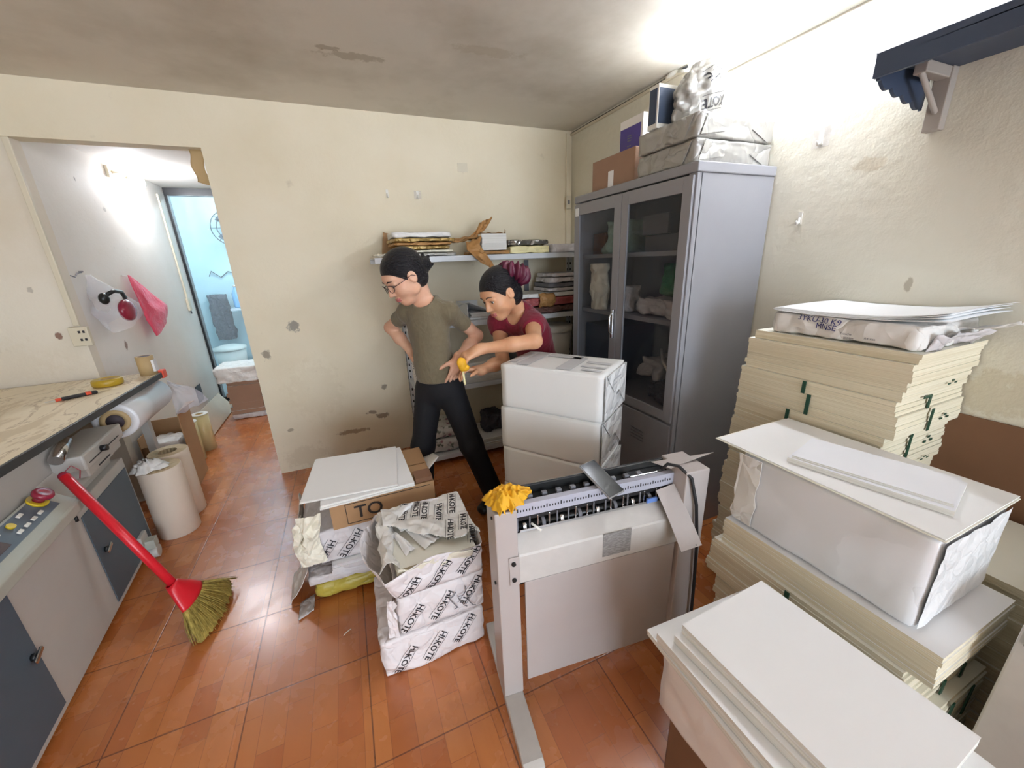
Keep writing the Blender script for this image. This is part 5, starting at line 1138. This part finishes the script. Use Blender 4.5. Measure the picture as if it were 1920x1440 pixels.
# ------------------------------------------------------------------ people: implicit surfaces meshed with surface nets
class SDF:
    def __init__(s, lo, hi, h):
        s.lo = np.array(lo, np.float32); s.h = h; s.n = np.ceil((np.array(hi) - np.array(lo)) / h).astype(int) + 1
        s.D = np.full(s.n, 1., np.float32)
    def _sub(s, lo, hi, pad):
        a = np.maximum(0, np.floor((np.array(lo) - pad - s.lo) / s.h).astype(int)); b = np.minimum(s.n, np.ceil((np.array(hi) + pad - s.lo) / s.h).astype(int) + 1)
        if np.any(b <= a): return None, None
        g = np.meshgrid(*[s.lo[i] + s.h * np.arange(a[i], b[i], dtype=np.float32) for i in range(3)], indexing='ij')
        return tuple(slice(a[i], b[i]) for i in range(3)), np.stack(g, -1)
    def _put(s, sl, d, k, op):
        D = s.D[sl]
        if op == 'sub':
            hh = np.maximum(k - np.abs(D + d), 0) / k; s.D[sl] = np.maximum(D, -d) + hh * hh * k * .25
        else:
            hh = np.maximum(k - np.abs(D - d), 0) / k; s.D[sl] = np.minimum(D, d) - hh * hh * k * .25
    def cap(s, a, b, ra, rb=None, k=.02, op='add', cut=None, flat=None):
        """tapered capsule; flat = (axis, factor) widens it along an axis; cut = (point, normal) removes the normal side"""
        rb = ra if rb is None else rb; a = np.array(a, np.float32); b = np.array(b, np.float32); R = max(ra, rb) * (flat[1] if flat else 1)
        sl, P = s._sub(np.minimum(a, b) - R, np.maximum(a, b) + R, k + .01)
        if sl is None: return s
        ab = b - a; q = P - a; t = np.clip((q @ ab) / max(1e-9, ab @ ab), 0, 1); v = q - t[..., None] * ab
        if flat:
            ax = np.array(flat[0], np.float32); ax /= np.linalg.norm(ax); c = v @ ax; v = v - c[..., None] * ax * (1 - 1 / flat[1])
        d = np.linalg.norm(v, axis=-1) - (ra + (rb - ra) * t)
        if cut is not None: d = np.maximum(d, (P - np.array(cut[0], np.float32)) @ np.array(cut[1], np.float32))
        s._put(sl, d.astype(np.float32), k, op); return s
    def ell(s, c, r, k=.02, op='add', R=None, cut=None):
        c = np.array(c, np.float32); r = np.array(r, np.float32); m = r.max(); sl, P = s._sub(c - m, c + m, k + .01)
        if sl is None: return s
        q = P - c
        if R is not None: q = q @ np.array(R, np.float32)
        k0 = np.linalg.norm(q / r, axis=-1); k1 = np.linalg.norm(q / (r * r), axis=-1); d = k0 * (k0 - 1) / np.maximum(k1, 1e-6)
        if cut is not None: d = np.maximum(d, (P - np.array(cut[0], np.float32)) @ np.array(cut[1], np.float32))
        s._put(sl, d.astype(np.float32), k, op); return s
    def plane(s, p, n):
        g = [s.lo[i] + s.h * np.arange(s.n[i], dtype=np.float32) for i in range(3)]
        d = ((g[0] - p[0]) * n[0])[:, None, None] + ((g[1] - p[1]) * n[1])[None, :, None] + ((g[2] - p[2]) * n[2])[None, None, :]
        s.D = np.maximum(s.D, d.astype(np.float32)); return s
    def mesh(s, name, mats, parent, pick=None, smooth=2):
        D = s.D; D[0] = D[-1] = 1; D[:, 0] = D[:, -1] = 1; D[:, :, 0] = D[:, :, -1] = 1
        S_ = D < 0; cs = np.array([(i, j, k) for i in (0, 1) for j in (0, 1) for k in (0, 1)]); nx, ny, nz_ = D.shape
        cnt = sum(S_[i:nx - 1 + i, j:ny - 1 + j, k:nz_ - 1 + k].astype(np.int8) for i, j, k in cs)
        act = (cnt > 0) & (cnt < 8); I = np.argwhere(act); idx = np.full(act.shape, -1, np.int64); idx[act] = np.arange(len(I))
        P = np.zeros((len(I), 3)); c = np.zeros(len(I))
        for a in range(8):
            for ax in range(3):
                if cs[a][ax]: continue
                bb = cs[a].copy(); bb[ax] = 1; da = D[tuple((I + cs[a]).T)]; db = D[tuple((I + bb).T)]; m = (da < 0) != (db < 0)
                t = np.where(m, da / np.where(m, da - db, 1), 0); P[m] += (cs[a] + t[:, None] * (bb - cs[a]))[m]; c += m
        V = s.lo + s.h * (I + P / np.maximum(c, 1)[:, None]); F = []
        for ax in range(3):
            o = [q for q in range(3) if q != ax]; A_ = np.take(S_, range(D.shape[ax] - 1), ax); B_ = np.take(S_, range(1, D.shape[ax]), ax)
            E = np.argwhere(A_ != B_); E = E[(E[:, o[0]] > 0) & (E[:, o[1]] > 0)]
            E = E[(E[:, o[0]] < D.shape[o[0]] - 1) & (E[:, o[1]] < D.shape[o[1]] - 1)]
            sgn = S_[tuple(E.T)]; q = []
            for (u, v) in ((1, 1), (0, 1), (0, 0), (1, 0)):
                e = E.copy(); e[:, o[0]] -= u; e[:, o[1]] -= v; q.append(idx[tuple(e.T)])
            q = np.stack(q, 1); fl = sgn if ax != 1 else ~sgn; q[~fl] = q[~fl][:, ::-1]; F.append(q)
        F = np.concatenate(F); F = F[(F >= 0).all(1)]
        for _ in range(smooth):
            A2 = np.zeros_like(V); n_ = np.zeros(len(V))
            for i in range(4):
                for j in (1, 3): np.add.at(A2, F[:, i], V[F[:, (i + j) % 4]]); np.add.at(n_, F[:, i], 1)
            V = V * .5 + .5 * A2 / np.maximum(n_, 1)[:, None]
        me = bpy.data.meshes.new(name); me.from_pydata(V.tolist(), [], F.tolist())
        for m in mats: me.materials.append(M[m])
        if pick is not None: me.polygons.foreach_set('material_index', pick(V[F].mean(1)).astype(np.int32))
        me.polygons.foreach_set('use_smooth', np.ones(len(F), bool)); me.update()
        ob = bpy.data.objects.new(name, me); COL.objects.link(ob); ob.parent = parent; return ob
def unit(v): v = np.array(v, float); return v / np.linalg.norm(v)

def frame(yaw, pitch, roll=0):
    """forward, left, up of a head: yaw from +x, pitch down positive"""
    f = np.array([math.cos(yaw) * math.cos(pitch), math.sin(yaw) * math.cos(pitch), -math.sin(pitch)]); l = np.array([-math.sin(yaw), math.cos(yaw), 0]); u = np.cross(f, l)
    l2 = l * math.cos(roll) + u * math.sin(roll); return f, l2, np.cross(f, l2)
def head_sdf(s, C, fr, sc):
    f, l, u = fr; R = np.stack([f, l, u], 1); W = lambda x, y, z: C + sc * (f * x + l * y + u * z); e = lambda c, r, k, **kw: s.ell(W(*c), np.array(r) * sc, k * sc, R=R, **kw)
    e((-.012, 0, .032), (.098, .077, .086), .02); e((.028, 0, -.035), (.065, .053, .077), .035); e((.056, 0, -.092), (.026, .026, .022), .03)
    for y in (-1, 1): e((.050, y * .036, -.030), (.030, .026, .028), .03); e((.004, y * .050, -.056), (.026, .012, .026), .025)
    e((.070, 0, .036), (.026, .048, .022), .025)
    s.cap(W(.088, 0, .010), W(.108, 0, -.030), .007 * sc, .0105 * sc, .012 * sc); e((.098, .011, -.034), (.010, .008, .007), .008); e((.098, -.011, -.034), (.010, .008, .007), .008)
    for y in (-1, 1): e((.100, y * .032, .006), (.016, .019, .011), .012, op='sub')
    for y in (-1, 1): s.cap(W(.084, y * .019, .011), W(.079, y * .046, .009), .0055 * sc, .0045 * sc, .006 * sc)
    e((.094, 0, -.060), (.009, .022, .006), .006); e((.092, 0, -.071), (.009, .018, .007), .006); e((.105, 0, -.0655), (.006, .02, .0018), .004, op='sub')
    for y in (-1, 1):
        e((-.006, y * .077, -.004), (.020, .009, .030), .008); e((-.002, y * .085, .0), (.010, .006, .016), .006, op='sub')
    return W
def hand(s, w, d, n, t, curl, sc=1., spread=.10, thumb=(.55, .75, .35), tcurl=.5):
    """w wrist, d towards knuckles, n the way the palm faces, t thumb side; curl per finger in radians per joint"""
    d = unit(d); n = unit(np.array(n) - d * (np.array(n) @ d)); t = unit(np.array(t) - d * (np.array(t) @ d) - n * (np.array(t) @ n)); w = np.array(w)
    offs = (.029, .010, -.010, -.028); ln = (.037, .042, .039, .030)
    s.cap(w - d * .01, w + d * .03, .024 * sc, .024 * sc, .02, flat=(t, 1.25))
    for i in range(4):
        kn = w + sc * (d * (.082 - .004 * abs(i - 1.2)) + t * offs[i] - n * (.004 - .002 * abs(i - 1.5)))
        s.cap(w + sc * (d * .02 + t * offs[i] * .6), kn, .0135 * sc, .0108 * sc, .014)
        p = kn; a = spread * (1.5 - i) * .5; q = unit(d * math.cos(a) + t * math.sin(a)); c = curl[i]; ang = c * .8
        for j, L in enumerate((ln[i], ln[i] * .62, ln[i] * .5)):
            dr = q * math.cos(ang) + n * math.sin(ang); p2 = p + dr * L * sc; s.cap(p, p2, (.0092 - .0009 * j) * sc, (.0083 - .001 * j) * sc, .0035); p = p2; ang += c
    b0 = w + sc * (d * .022 + t * .022); dr = unit(d * thumb[0] + t * thumb[1] + n * thumb[2]); b1 = b0 + dr * .040 * sc
    s.cap(w + sc * d * .012, b1, .016 * sc, .0115 * sc, .016); d2 = unit(dr * math.cos(tcurl) + (d * .8 + n * .4) * math.sin(tcurl)); b2 = b1 + d2 * .030 * sc; s.cap(b1, b2, .0108 * sc, .0096 * sc, .005)
    d3 = unit(d2 * math.cos(tcurl * .6) + (d * .8 + n * .5) * math.sin(tcurl * .6)); s.cap(b2, b2 + d3 * .024 * sc, .0096 * sc, .0078 * sc, .004)
def face_parts(root, W, fr, sc, look=-.004, glasses=False):
    f, l, u = fr; T = Matrix((tuple(f) + (0,), tuple(l) + (0,), tuple(u) + (0,), (0, 0, 0, 1))).transposed().to_3x3().to_4x4()
    for y in (-1, 1):
        b = MB(); b.ball(Vector(W(.0755, y * .032, .003)), .0115 * sc, 16, 0); b.build('eye', 'eye_white', root)
        b = MB(); b.ball(Vector(W(.0845, y * .033, .003 + look)), .0052 * sc, 12, 0); b.build('iris', 'eye_dark', root)
        b = MB(); b.tube([Vector(W(.0895, y * .019, .0045)), Vector(W(.0905, y * .032, .0075)), Vector(W(.083, y * .047, .003))], [.0012 * sc, .0022 * sc, .0012 * sc], 6); b.build('eyelash_line', 'brow', root)
        b = MB(); b.tube([Vector(W(.0955, y * .014, .026)), Vector(W(.0945, y * .030, .0315)), Vector(W(.083, y * .047, .027))], [.0022 * sc, .0034 * sc, .0012 * sc], 8); b.build('eyebrow', 'brow', root)
    if glasses:
        b = MB()
        for y in (-1, 1):
            pts = [Vector(W(.106 - .012 * abs(math.cos(a)) * (1 if math.cos(a) * y > 0 else .2), y * .033 + .024 * math.cos(a), .0 + .018 * math.sin(a))) for a in np.linspace(0, 2 * PI, 25)]
            b.tube(pts, .0016 * sc, 6); b.tube([Vector(W(.094, y * .057, .004)), Vector(W(.05, y * .081, .006)), Vector(W(.0, y * .087, .008)), Vector(W(-.015, y * .086, -.004))], .0015 * sc, 6)
        b.tube([Vector(W(.106, -.010, .002)), Vector(W(.111, 0, .005)), Vector(W(.106, .010, .002))], .0015 * sc, 6)
        b.build('glasses', 'glasses', root)
def lips_pick(W, sc):
    a = W(.100, 0, -.0655)
    def pk(c):
        q = c - a; l = np.linalg.norm(q, axis=1) < 1e9
        return (np.abs(q @ (W(0, 1, 0) - W(0, 0, 0)) / sc ** 2) < .021) & (np.abs(q @ (W(0, 0, 1) - W(0, 0, 0)) / sc ** 2) < .0095) & (np.abs(q @ (W(1, 0, 0) - W(0, 0, 0)) / sc ** 2) < .014)
    return pk

# --- woman in the olive top, hands on hips
H5 = .005
def woman_a():
    root = thing('person', 'woman in olive short sleeved top and dark trousers, hands on hips, wearing glasses', 'person', (.42, 2.02, 0))
    root.location = (0, 0, 0)
    lo, hi = (.02, 1.72, 0), (.86, 2.46, 1.60); f = unit((-.62, -.78, 0)); l = unit((.78, -.62, 0)); z = np.array([0, 0, 1.])
    pel = np.array([.405, 2.03, .82]); wa = np.array([.385, 2.025, .965]); ch = np.array([.375, 2.02, 1.14]); nb = np.array([.378, 2.025, 1.285])
    shL, elL, wrL = np.array([.478, 1.955, 1.222]), np.array([.65, 2.06, 1.066]), np.array([.498, 1.925, .985])
    shR, elR, wrR = np.array([.286, 2.085, 1.225]), np.array([.208, 2.27, 1.125]), np.array([.292, 2.13, 1.0])
    hpL, knL, anL = pel + l * .064 - z * .03, np.array([.545, 1.97, .45]), np.array([.672, 2.0, .08])
    hpR, knR, anR = pel - l * .064 - z * .03, np.array([.285, 2.07, .46]), np.array([.262, 2.17, .08])
    hc = np.array([.278, 1.985, 1.402]); fr = frame(math.atan2(-.30, -.95), .52, .05); sc = 1.02
    s = SDF(lo, hi, .0045)
    s.ell(ch + z * .01, (.104, .078, .155), .05, R=np.stack([l, f, z], 1)); s.ell(wa, (.088, .070, .13), .05, R=np.stack([l, f, z], 1)); s.ell(pel, (.118, .088, .12), .05, R=np.stack([l, f, z], 1))
    s.cap(shL, shR, .038, .038, .05); s.cap(nb - z * .03, hc - fr[0] * .052 - fr[2] * .038, .043, .038, .02)
    s.cap(nb - z * .035, shL, .026, .034, .04); s.cap(nb - z * .035, shR, .026, .034, .04)
    W = head_sdf(s, hc, fr, sc)
    for sh, el, wr in ((shL, elL, wrL), (shR, elR, wrR)): s.cap(sh, el, .040, .032, .03); s.cap(el, (el * .55 + wr * .45), .033, .032, .015); s.cap(el * .55 + wr * .45, wr, .032, .0215, .02)
    for hp, kn, an in ((hpL, knL, anL), (hpR, knR, anR)): s.cap(hp, kn, .064, .045, .04); s.cap(kn, an, .05, .035, .02)
    hand(s, wrL, (-.26, .02, -.75), unit(pel - wrL + np.array([0, .05, .1])), (-.6, -.4, .3), (.18, .2, .24, .3), 1.0)
    hand(s, wrR, (.2, -.35, -.6), (.6, -.5, 0), (-.3, -.6, .3), (.3, .3, .35, .4), 1.0)
    s.mesh('body', ['skin', 'lip'], root, lips_pick(W, sc)); face_parts(root, W, fr, sc, -.004, True)
    # hair with low bun
    h = SDF((.08, 1.80, 1.20), (.52, 2.2, 1.62), .0035); R = np.stack(fr, 1)
    h.ell(W(-.016, 0, .038), np.array((.107, .086, .094)) * sc, .01, R=R); h.ell(W(-.05, 0, -.02), np.array((.062, .072, .07)) * sc, .03, R=R)
    h.ell(W(.088, 0, -.06), np.array((.085, .12, .118)) * sc, .012, 'sub', R=R); h.ell(W(.03, 0, -.085), np.array((.055, .13, .075)) * sc, .012, 'sub', R=R)
    for y in (-1, 1): h.ell(W(.0, y * .088, -.008), np.array((.026, .024, .034)) * sc, .008, 'sub', R=R)
    h.ell(W(-.120, 0, -.008), np.array((.036, .040, .036)) * sc, .02, R=R); h.cap(W(-.125, 0, -.01), W(-.165, .0, .012), .02, .008, .015); h.cap(W(-.12, 0, -.02), W(-.158, .01, -.028), .018, .007, .012); h.cap(W(-.12, 0, 0), W(-.15, -.01, .035), .016, .007, .012)
    h.mesh('hair', ['hair'], root)
    # top
    c = SDF((.10, 1.76, .80), (.80, 2.40, 1.36), .0045); Rt = np.stack([l, f, z], 1)
    c.ell(ch + z * .01, (.112, .094, .17), .05, R=Rt); c.ell(wa, (.098, .084, .16), .06, R=Rt); c.cap(wa - z * .02, pel + z * .0, .094, .110, .05, flat=None)
    c.cap(shL, shR, .043, .043, .045); c.cap(nb - z * .035, shL, .036, .040, .035); c.cap(nb - z * .035, shR, .036, .040, .035); c.cap(nb - z * .05, nb - z * .004, .058, .058, .03)
    for sh, el in ((shL, elL), (shR, elR)):
        d = unit(el - sh); e = sh + (el - sh) * .52; c.cap(sh, sh + (el - sh) * .8, .044, .045, .025, cut=(e, d))
    c.ell(pel - z * .15, (.5, .5, .10), .006, 'sub'); c.plane((0, 0, pel[2] + .038), (0, 0, -1))
    nk = SDF.ell; c.ell(nb + f * .045 + z * .030, (.062, .062, .066), .008, 'sub'); c.ell(nb + z * .045, (.060, .060, .050), .01, 'sub')
    c.mesh('olive_top', ['olive'], root)
    # trousers
    c = SDF((.12, 1.74, .02), (.86, 2.40, .92), .0055)
    c.ell(pel, (.124, .100, .125), .045, R=Rt)
    for hp, kn, an in ((hpL, knL, anL), (hpR, knR, anR)): c.cap(hp, kn, .078, .064, .03); c.cap(kn, an - z * .01, .064, .064, .03); c.cap(kn + f * .03, an + f * .035 + z * .1, .045, .02, .03)
    c.plane((0, 0, pel[2] + .05), (0, 0, 1)); c.plane((0, 0, .045), (0, 0, -1)); c.mesh('trousers', ['trouser'], root)
    for an, d in ((anL, unit((-.75, -.6, 0))), (anR, unit((-.8, -.5, 0)))):
        q = SDF((.0, 1.7, 0), (.86, 2.46, .16), .005); a = np.array([an[0], an[1], .035]); q.cap(a - d * .05, a + d * .13, .038, .030, .02, flat=(np.cross(d, z), 1.25)); q.cap(a - d * .03 + z * .02, a + z * .05, .036, .034, .02)
        q.plane((0, 0, .003), (0, 0, -1)); q.mesh('shoe', ['shoe'], root)
    return root
woman_a()

# --- woman in the maroon top bending over the tower
def woman_b():
    root = thing('person', 'woman in maroon short sleeved top with maroon hair scrunchie, leaning forward with arms stretched', 'person', (0, 0, 0))
    lo, hi = (.38, 1.56, 0), (1.34, 2.42, 1.50); f = unit((-.86, -.51, 0)); l = unit((.51, -.86, 0)); z = np.array([0, 0, 1.])
    pel = np.array([1.075, 2.13, .80]); wa = np.array([1.02, 2.085, .94]); ch = np.array([.955, 2.03, 1.07]); nb = np.array([.885, 1.985, 1.195]); up = unit(nb - wa)
    shL, elL, wrL = np.array([.915, 1.885, 1.125]), np.array([.832, 1.70, 1.075]), np.array([.575, 1.80, 1.045])
    shR, elR, wrR = np.array([.80, 2.10, 1.12]), np.array([.755, 1.95, .925]), np.array([.60, 1.875, .915])
    hc = np.array([.748, 1.925, 1.297]); fr = frame(math.atan2(-.30, -.95), .46, .10); sc = 1.05
    s = SDF(lo, hi, .0045); fb = unit(f - up * (f @ up)); Rt = np.stack([l, fb, up], 1)
    s.ell(ch, (.125, .088, .15), .05, R=Rt); s.ell(wa, (.112, .085, .13), .06, R=Rt); s.ell(pel, (.15, .11, .12), .06, R=Rt)
    s.cap(shL, shR, .045, .045, .05); s.cap(nb - up * .03, hc - fr[0] * .045 - fr[2] * .036, .047, .043, .025); s.cap(nb - up * .02, shL, .028, .036, .045); s.cap(nb - up * .02, shR, .028, .036, .045)
    W = head_sdf(s, hc, fr, sc)
    for sh, el, wr in ((shL, elL, wrL), (shR, elR, wrR)): s.cap(sh, el, .045, .038, .03); s.cap(el, el * .6 + wr * .4, .039, .036, .015); s.cap(el * .6 + wr * .4, wr, .036, .024, .02)
    hand(s, wrL, (-.8, .05, -.32), (-.30, .25, -.8), (-.25, .9, -.1), (.75, .8, .8, .8), 1.0, thumb=(.7, .5, .5))
    hand(s, wrR, (-.8, .0, .12), (-.1, -.3, -.9), (-.2, -.6, .6), (.6, .65, .7, .8), .95)
    hps = (pel + l * .085 - up * .02, pel - l * .085 - up * .02); kns = (np.array([1.08, 2.03, .44]), np.array([1.0, 2.2, .44])); ans = (np.array([1.13, 2.04, .08]), np.array([1.05, 2.24, .08]))
    for hp, kn, an in zip(hps, kns, ans): s.cap(hp, kn, .075, .05, .04); s.cap(kn, an, .05, .035, .02)
    s.mesh('body', ['skin2', 'lip'], root, lips_pick(W, sc)); face_parts(root, W, fr, sc, -.003)
    h = SDF((.55, 1.74, 1.10), (1.06, 2.16, 1.52), .0035); R = np.stack(fr, 1)
    h.ell(W(-.016, 0, .038), np.array((.108, .086, .094)) * sc, .01, R=R); h.ell(W(-.055, 0, -.03), np.array((.058, .07, .07)) * sc, .03, R=R)
    h.ell(W(.086, 0, -.062), np.array((.085, .12, .120)) * sc, .012, 'sub', R=R); h.ell(W(.02, 0, -.095), np.array((.055, .13, .075)) * sc, .012, 'sub', R=R)
    for y in (-1, 1): h.ell(W(.0, y * .088, -.008), np.array((.026, .024, .034)) * sc, .008, 'sub', R=R)
    h.ell(W(-.10, 0, .055), np.array((.04, .042, .045)) * sc, .02, R=R); h.mesh('hair', ['hair'], root)
    # scrunchie: gathered ring round the bun
    fw, lf, uf = fr; cc = W(-.106, .028, .050); nrm = unit(-fw * .75 + uf * .66); e1 = lf; e2 = np.cross(nrm, e1)
    def sc_f(u, v):
        a = 2 * PI * u; b_ = 2 * PI * v; g = 1 + .28 * math.sin(a * 13 + math.sin(b_) * 1.2) + .22 * nz((math.cos(a) * 3, math.sin(a) * 3, math.cos(b_)), 2, 3)
        r = .033 * g; p = cc + (e1 * math.cos(a) + e2 * math.sin(a)) * (.052 + r * math.cos(b_)) + nrm * (r * 1.15 * math.sin(b_)); return tuple(p)
    b = MB(); b.grid(sc_f, 120, 18); b.build('scrunchie', 'scrunchie', root)
    c = SDF((.66, 1.74, .68), (1.30, 2.32, 1.28), .0045)
    c.ell(ch, (.138, .104, .165), .05, R=Rt); c.ell(wa, (.128, .102, .15), .06, R=Rt); c.ell(pel, (.158, .125, .13), .06, R=Rt)
    c.cap(shL, shR, .054, .054, .05); c.cap(nb - up * .02, shL, .045, .05, .05); c.cap(nb - up * .02, shR, .045, .05, .05); c.cap(nb - up * .04, nb - up * .005, .058, .054, .03)
    for sh, el in ((shL, elL), (shR, elR)):
        d = unit(el - sh); e = sh + (el - sh) * .28; c.cap(sh, sh + (el - sh) * .6, .055, .052, .035, cut=(e, d))
    c.ell(nb + fb * .045 + up * .03, (.058, .058, .075), .008, 'sub')
    c.plane(tuple(pel - up * .06), tuple(-up)); c.mesh('maroon_top', ['maroon'], root)
    c = SDF((.84, 1.86, .02), (1.32, 2.40, .90), .0065)
    c.ell(pel, (.157, .118, .115), .05, R=Rt)
    for hp, kn, an in zip(hps, kns, ans): c.cap(hp, kn, .088, .066, .04); c.cap(kn, an, .066, .058, .03)
    c.plane((0, 0, .045), (0, 0, -1)); c.plane(tuple(pel + up * .03), tuple(up)); c.mesh('trousers', ['trouser'], root)
    for an in ans:
        d = f; q = SDF((.7, 1.8, 0), (1.34, 2.42, .16), .005); a = np.array([an[0], an[1], .035]); q.cap(a - d * .05, a + d * .13, .036, .028, .02, flat=(np.cross(d, z), 1.25)); q.cap(a - d * .03 + z * .02, a + z * .05, .036, .034, .02)
        q.plane((0, 0, .003), (0, 0, -1)); q.mesh('shoe', ['shoe'], root)
    return root
woman_b()
t = thing('yellow_tape_measure', 'small yellow tape measure held at the hip of the woman in olive', 'tape measure', (.475, 1.775, .985))
b = MB(); b.ball((0, 0, 0), (.022, .018, .035), 18); b.ball((-.008, -.004, .012), (.02, .012, .026), 14); b.ball((.012, .0, -.018), (.024, .014, .018), 14); b.build('tape_case', 'yellow', t)
b = MB(); b.grid(lambda u, v: (-.004 + .010 * u + .006 * v, .004 * math.sin(v * 3), -.02 - .085 * v), 2, 10); b.build('hanging_tape_end', 'pale_yellow', t, solid=.0012)

# crumpled yellow cloth on the machine
t = thing('yellow_cloth', 'bright yellow crumpled cloth on the left end of the machine', 'cloth', (.352, .938, .7745), -.1)
def heap(u, v):
    a = 2 * PI * u; ca, sa = math.cos(a), math.sin(a)
    R = (1 + .30 * nz((ca * 1.4, sa * 1.4, 0), 1.1, 4) + .16 * nz((ca * 3.5, sa * 3.5, 0), 1, 8)) * v
    x, y = .072 * R * ca, .052 * R * sa
    rid = 1 - abs(nz((x * 45 + 2, y * 45, 0), 1, 3)) * 2; rid2 = 1 - abs(nz((x * 90, y * 60 + 5, 1), 1, 5)) * 2
    z = (1 - v ** 3) * (.020 + .012 * rid + .007 * rid2 + .012 * nz((x * 22, y * 22, 3), 1, 2)) + .003 * (1 - v) + (.003 if v > .9 else 0) * abs(nz((ca * 4, sa * 4, 0), 1, 1))
    return (x, y, max(z, .0005))
b = MB(); b.grid(heap, 110, 36); b.build('cloth_heap', 'yellow', t)
for k, (p0, p1) in enumerate((((-.03, -.03, .016), (-.028, -.066, .004)), ((0, -.03, .018), (.006, -.064, .003)), ((.045, .01, .020), (.085, .012, .004)))):
    p0 = Vector(p0); p1 = Vector(p1); sd_ = (p1 - p0).cross(Vector((0, 0, 1))).normalized()
    b = MB(); b.grid(lambda u, v: p0.lerp(p1, v) + sd_ * ((u - .5) * .030 * (1 - .35 * v)) + Vector((0, 0, .008 * math.cos((u - .5) * 7 + k) + .004 * nz((u * 4, v * 4, k), 1, 2))), 10, 12); b.build('cloth_fold', 'yellow', t, solid=.002)
# ------------------------------------------------------------------ world and view
w = bpy.data.worlds.new('world'); S.world = w; w.use_nodes = True
w.node_tree.nodes['Background'].inputs[0].default_value = (.80, .93, 1.08, 1); w.node_tree.nodes['Background'].inputs[1].default_value = 6.6
S.view_settings.view_transform = 'Standard'; S.view_settings.look = 'None'; S.view_settings.gamma = 1; S.view_settings.use_curve_mapping = False
S.view_settings.exposure = 0.84
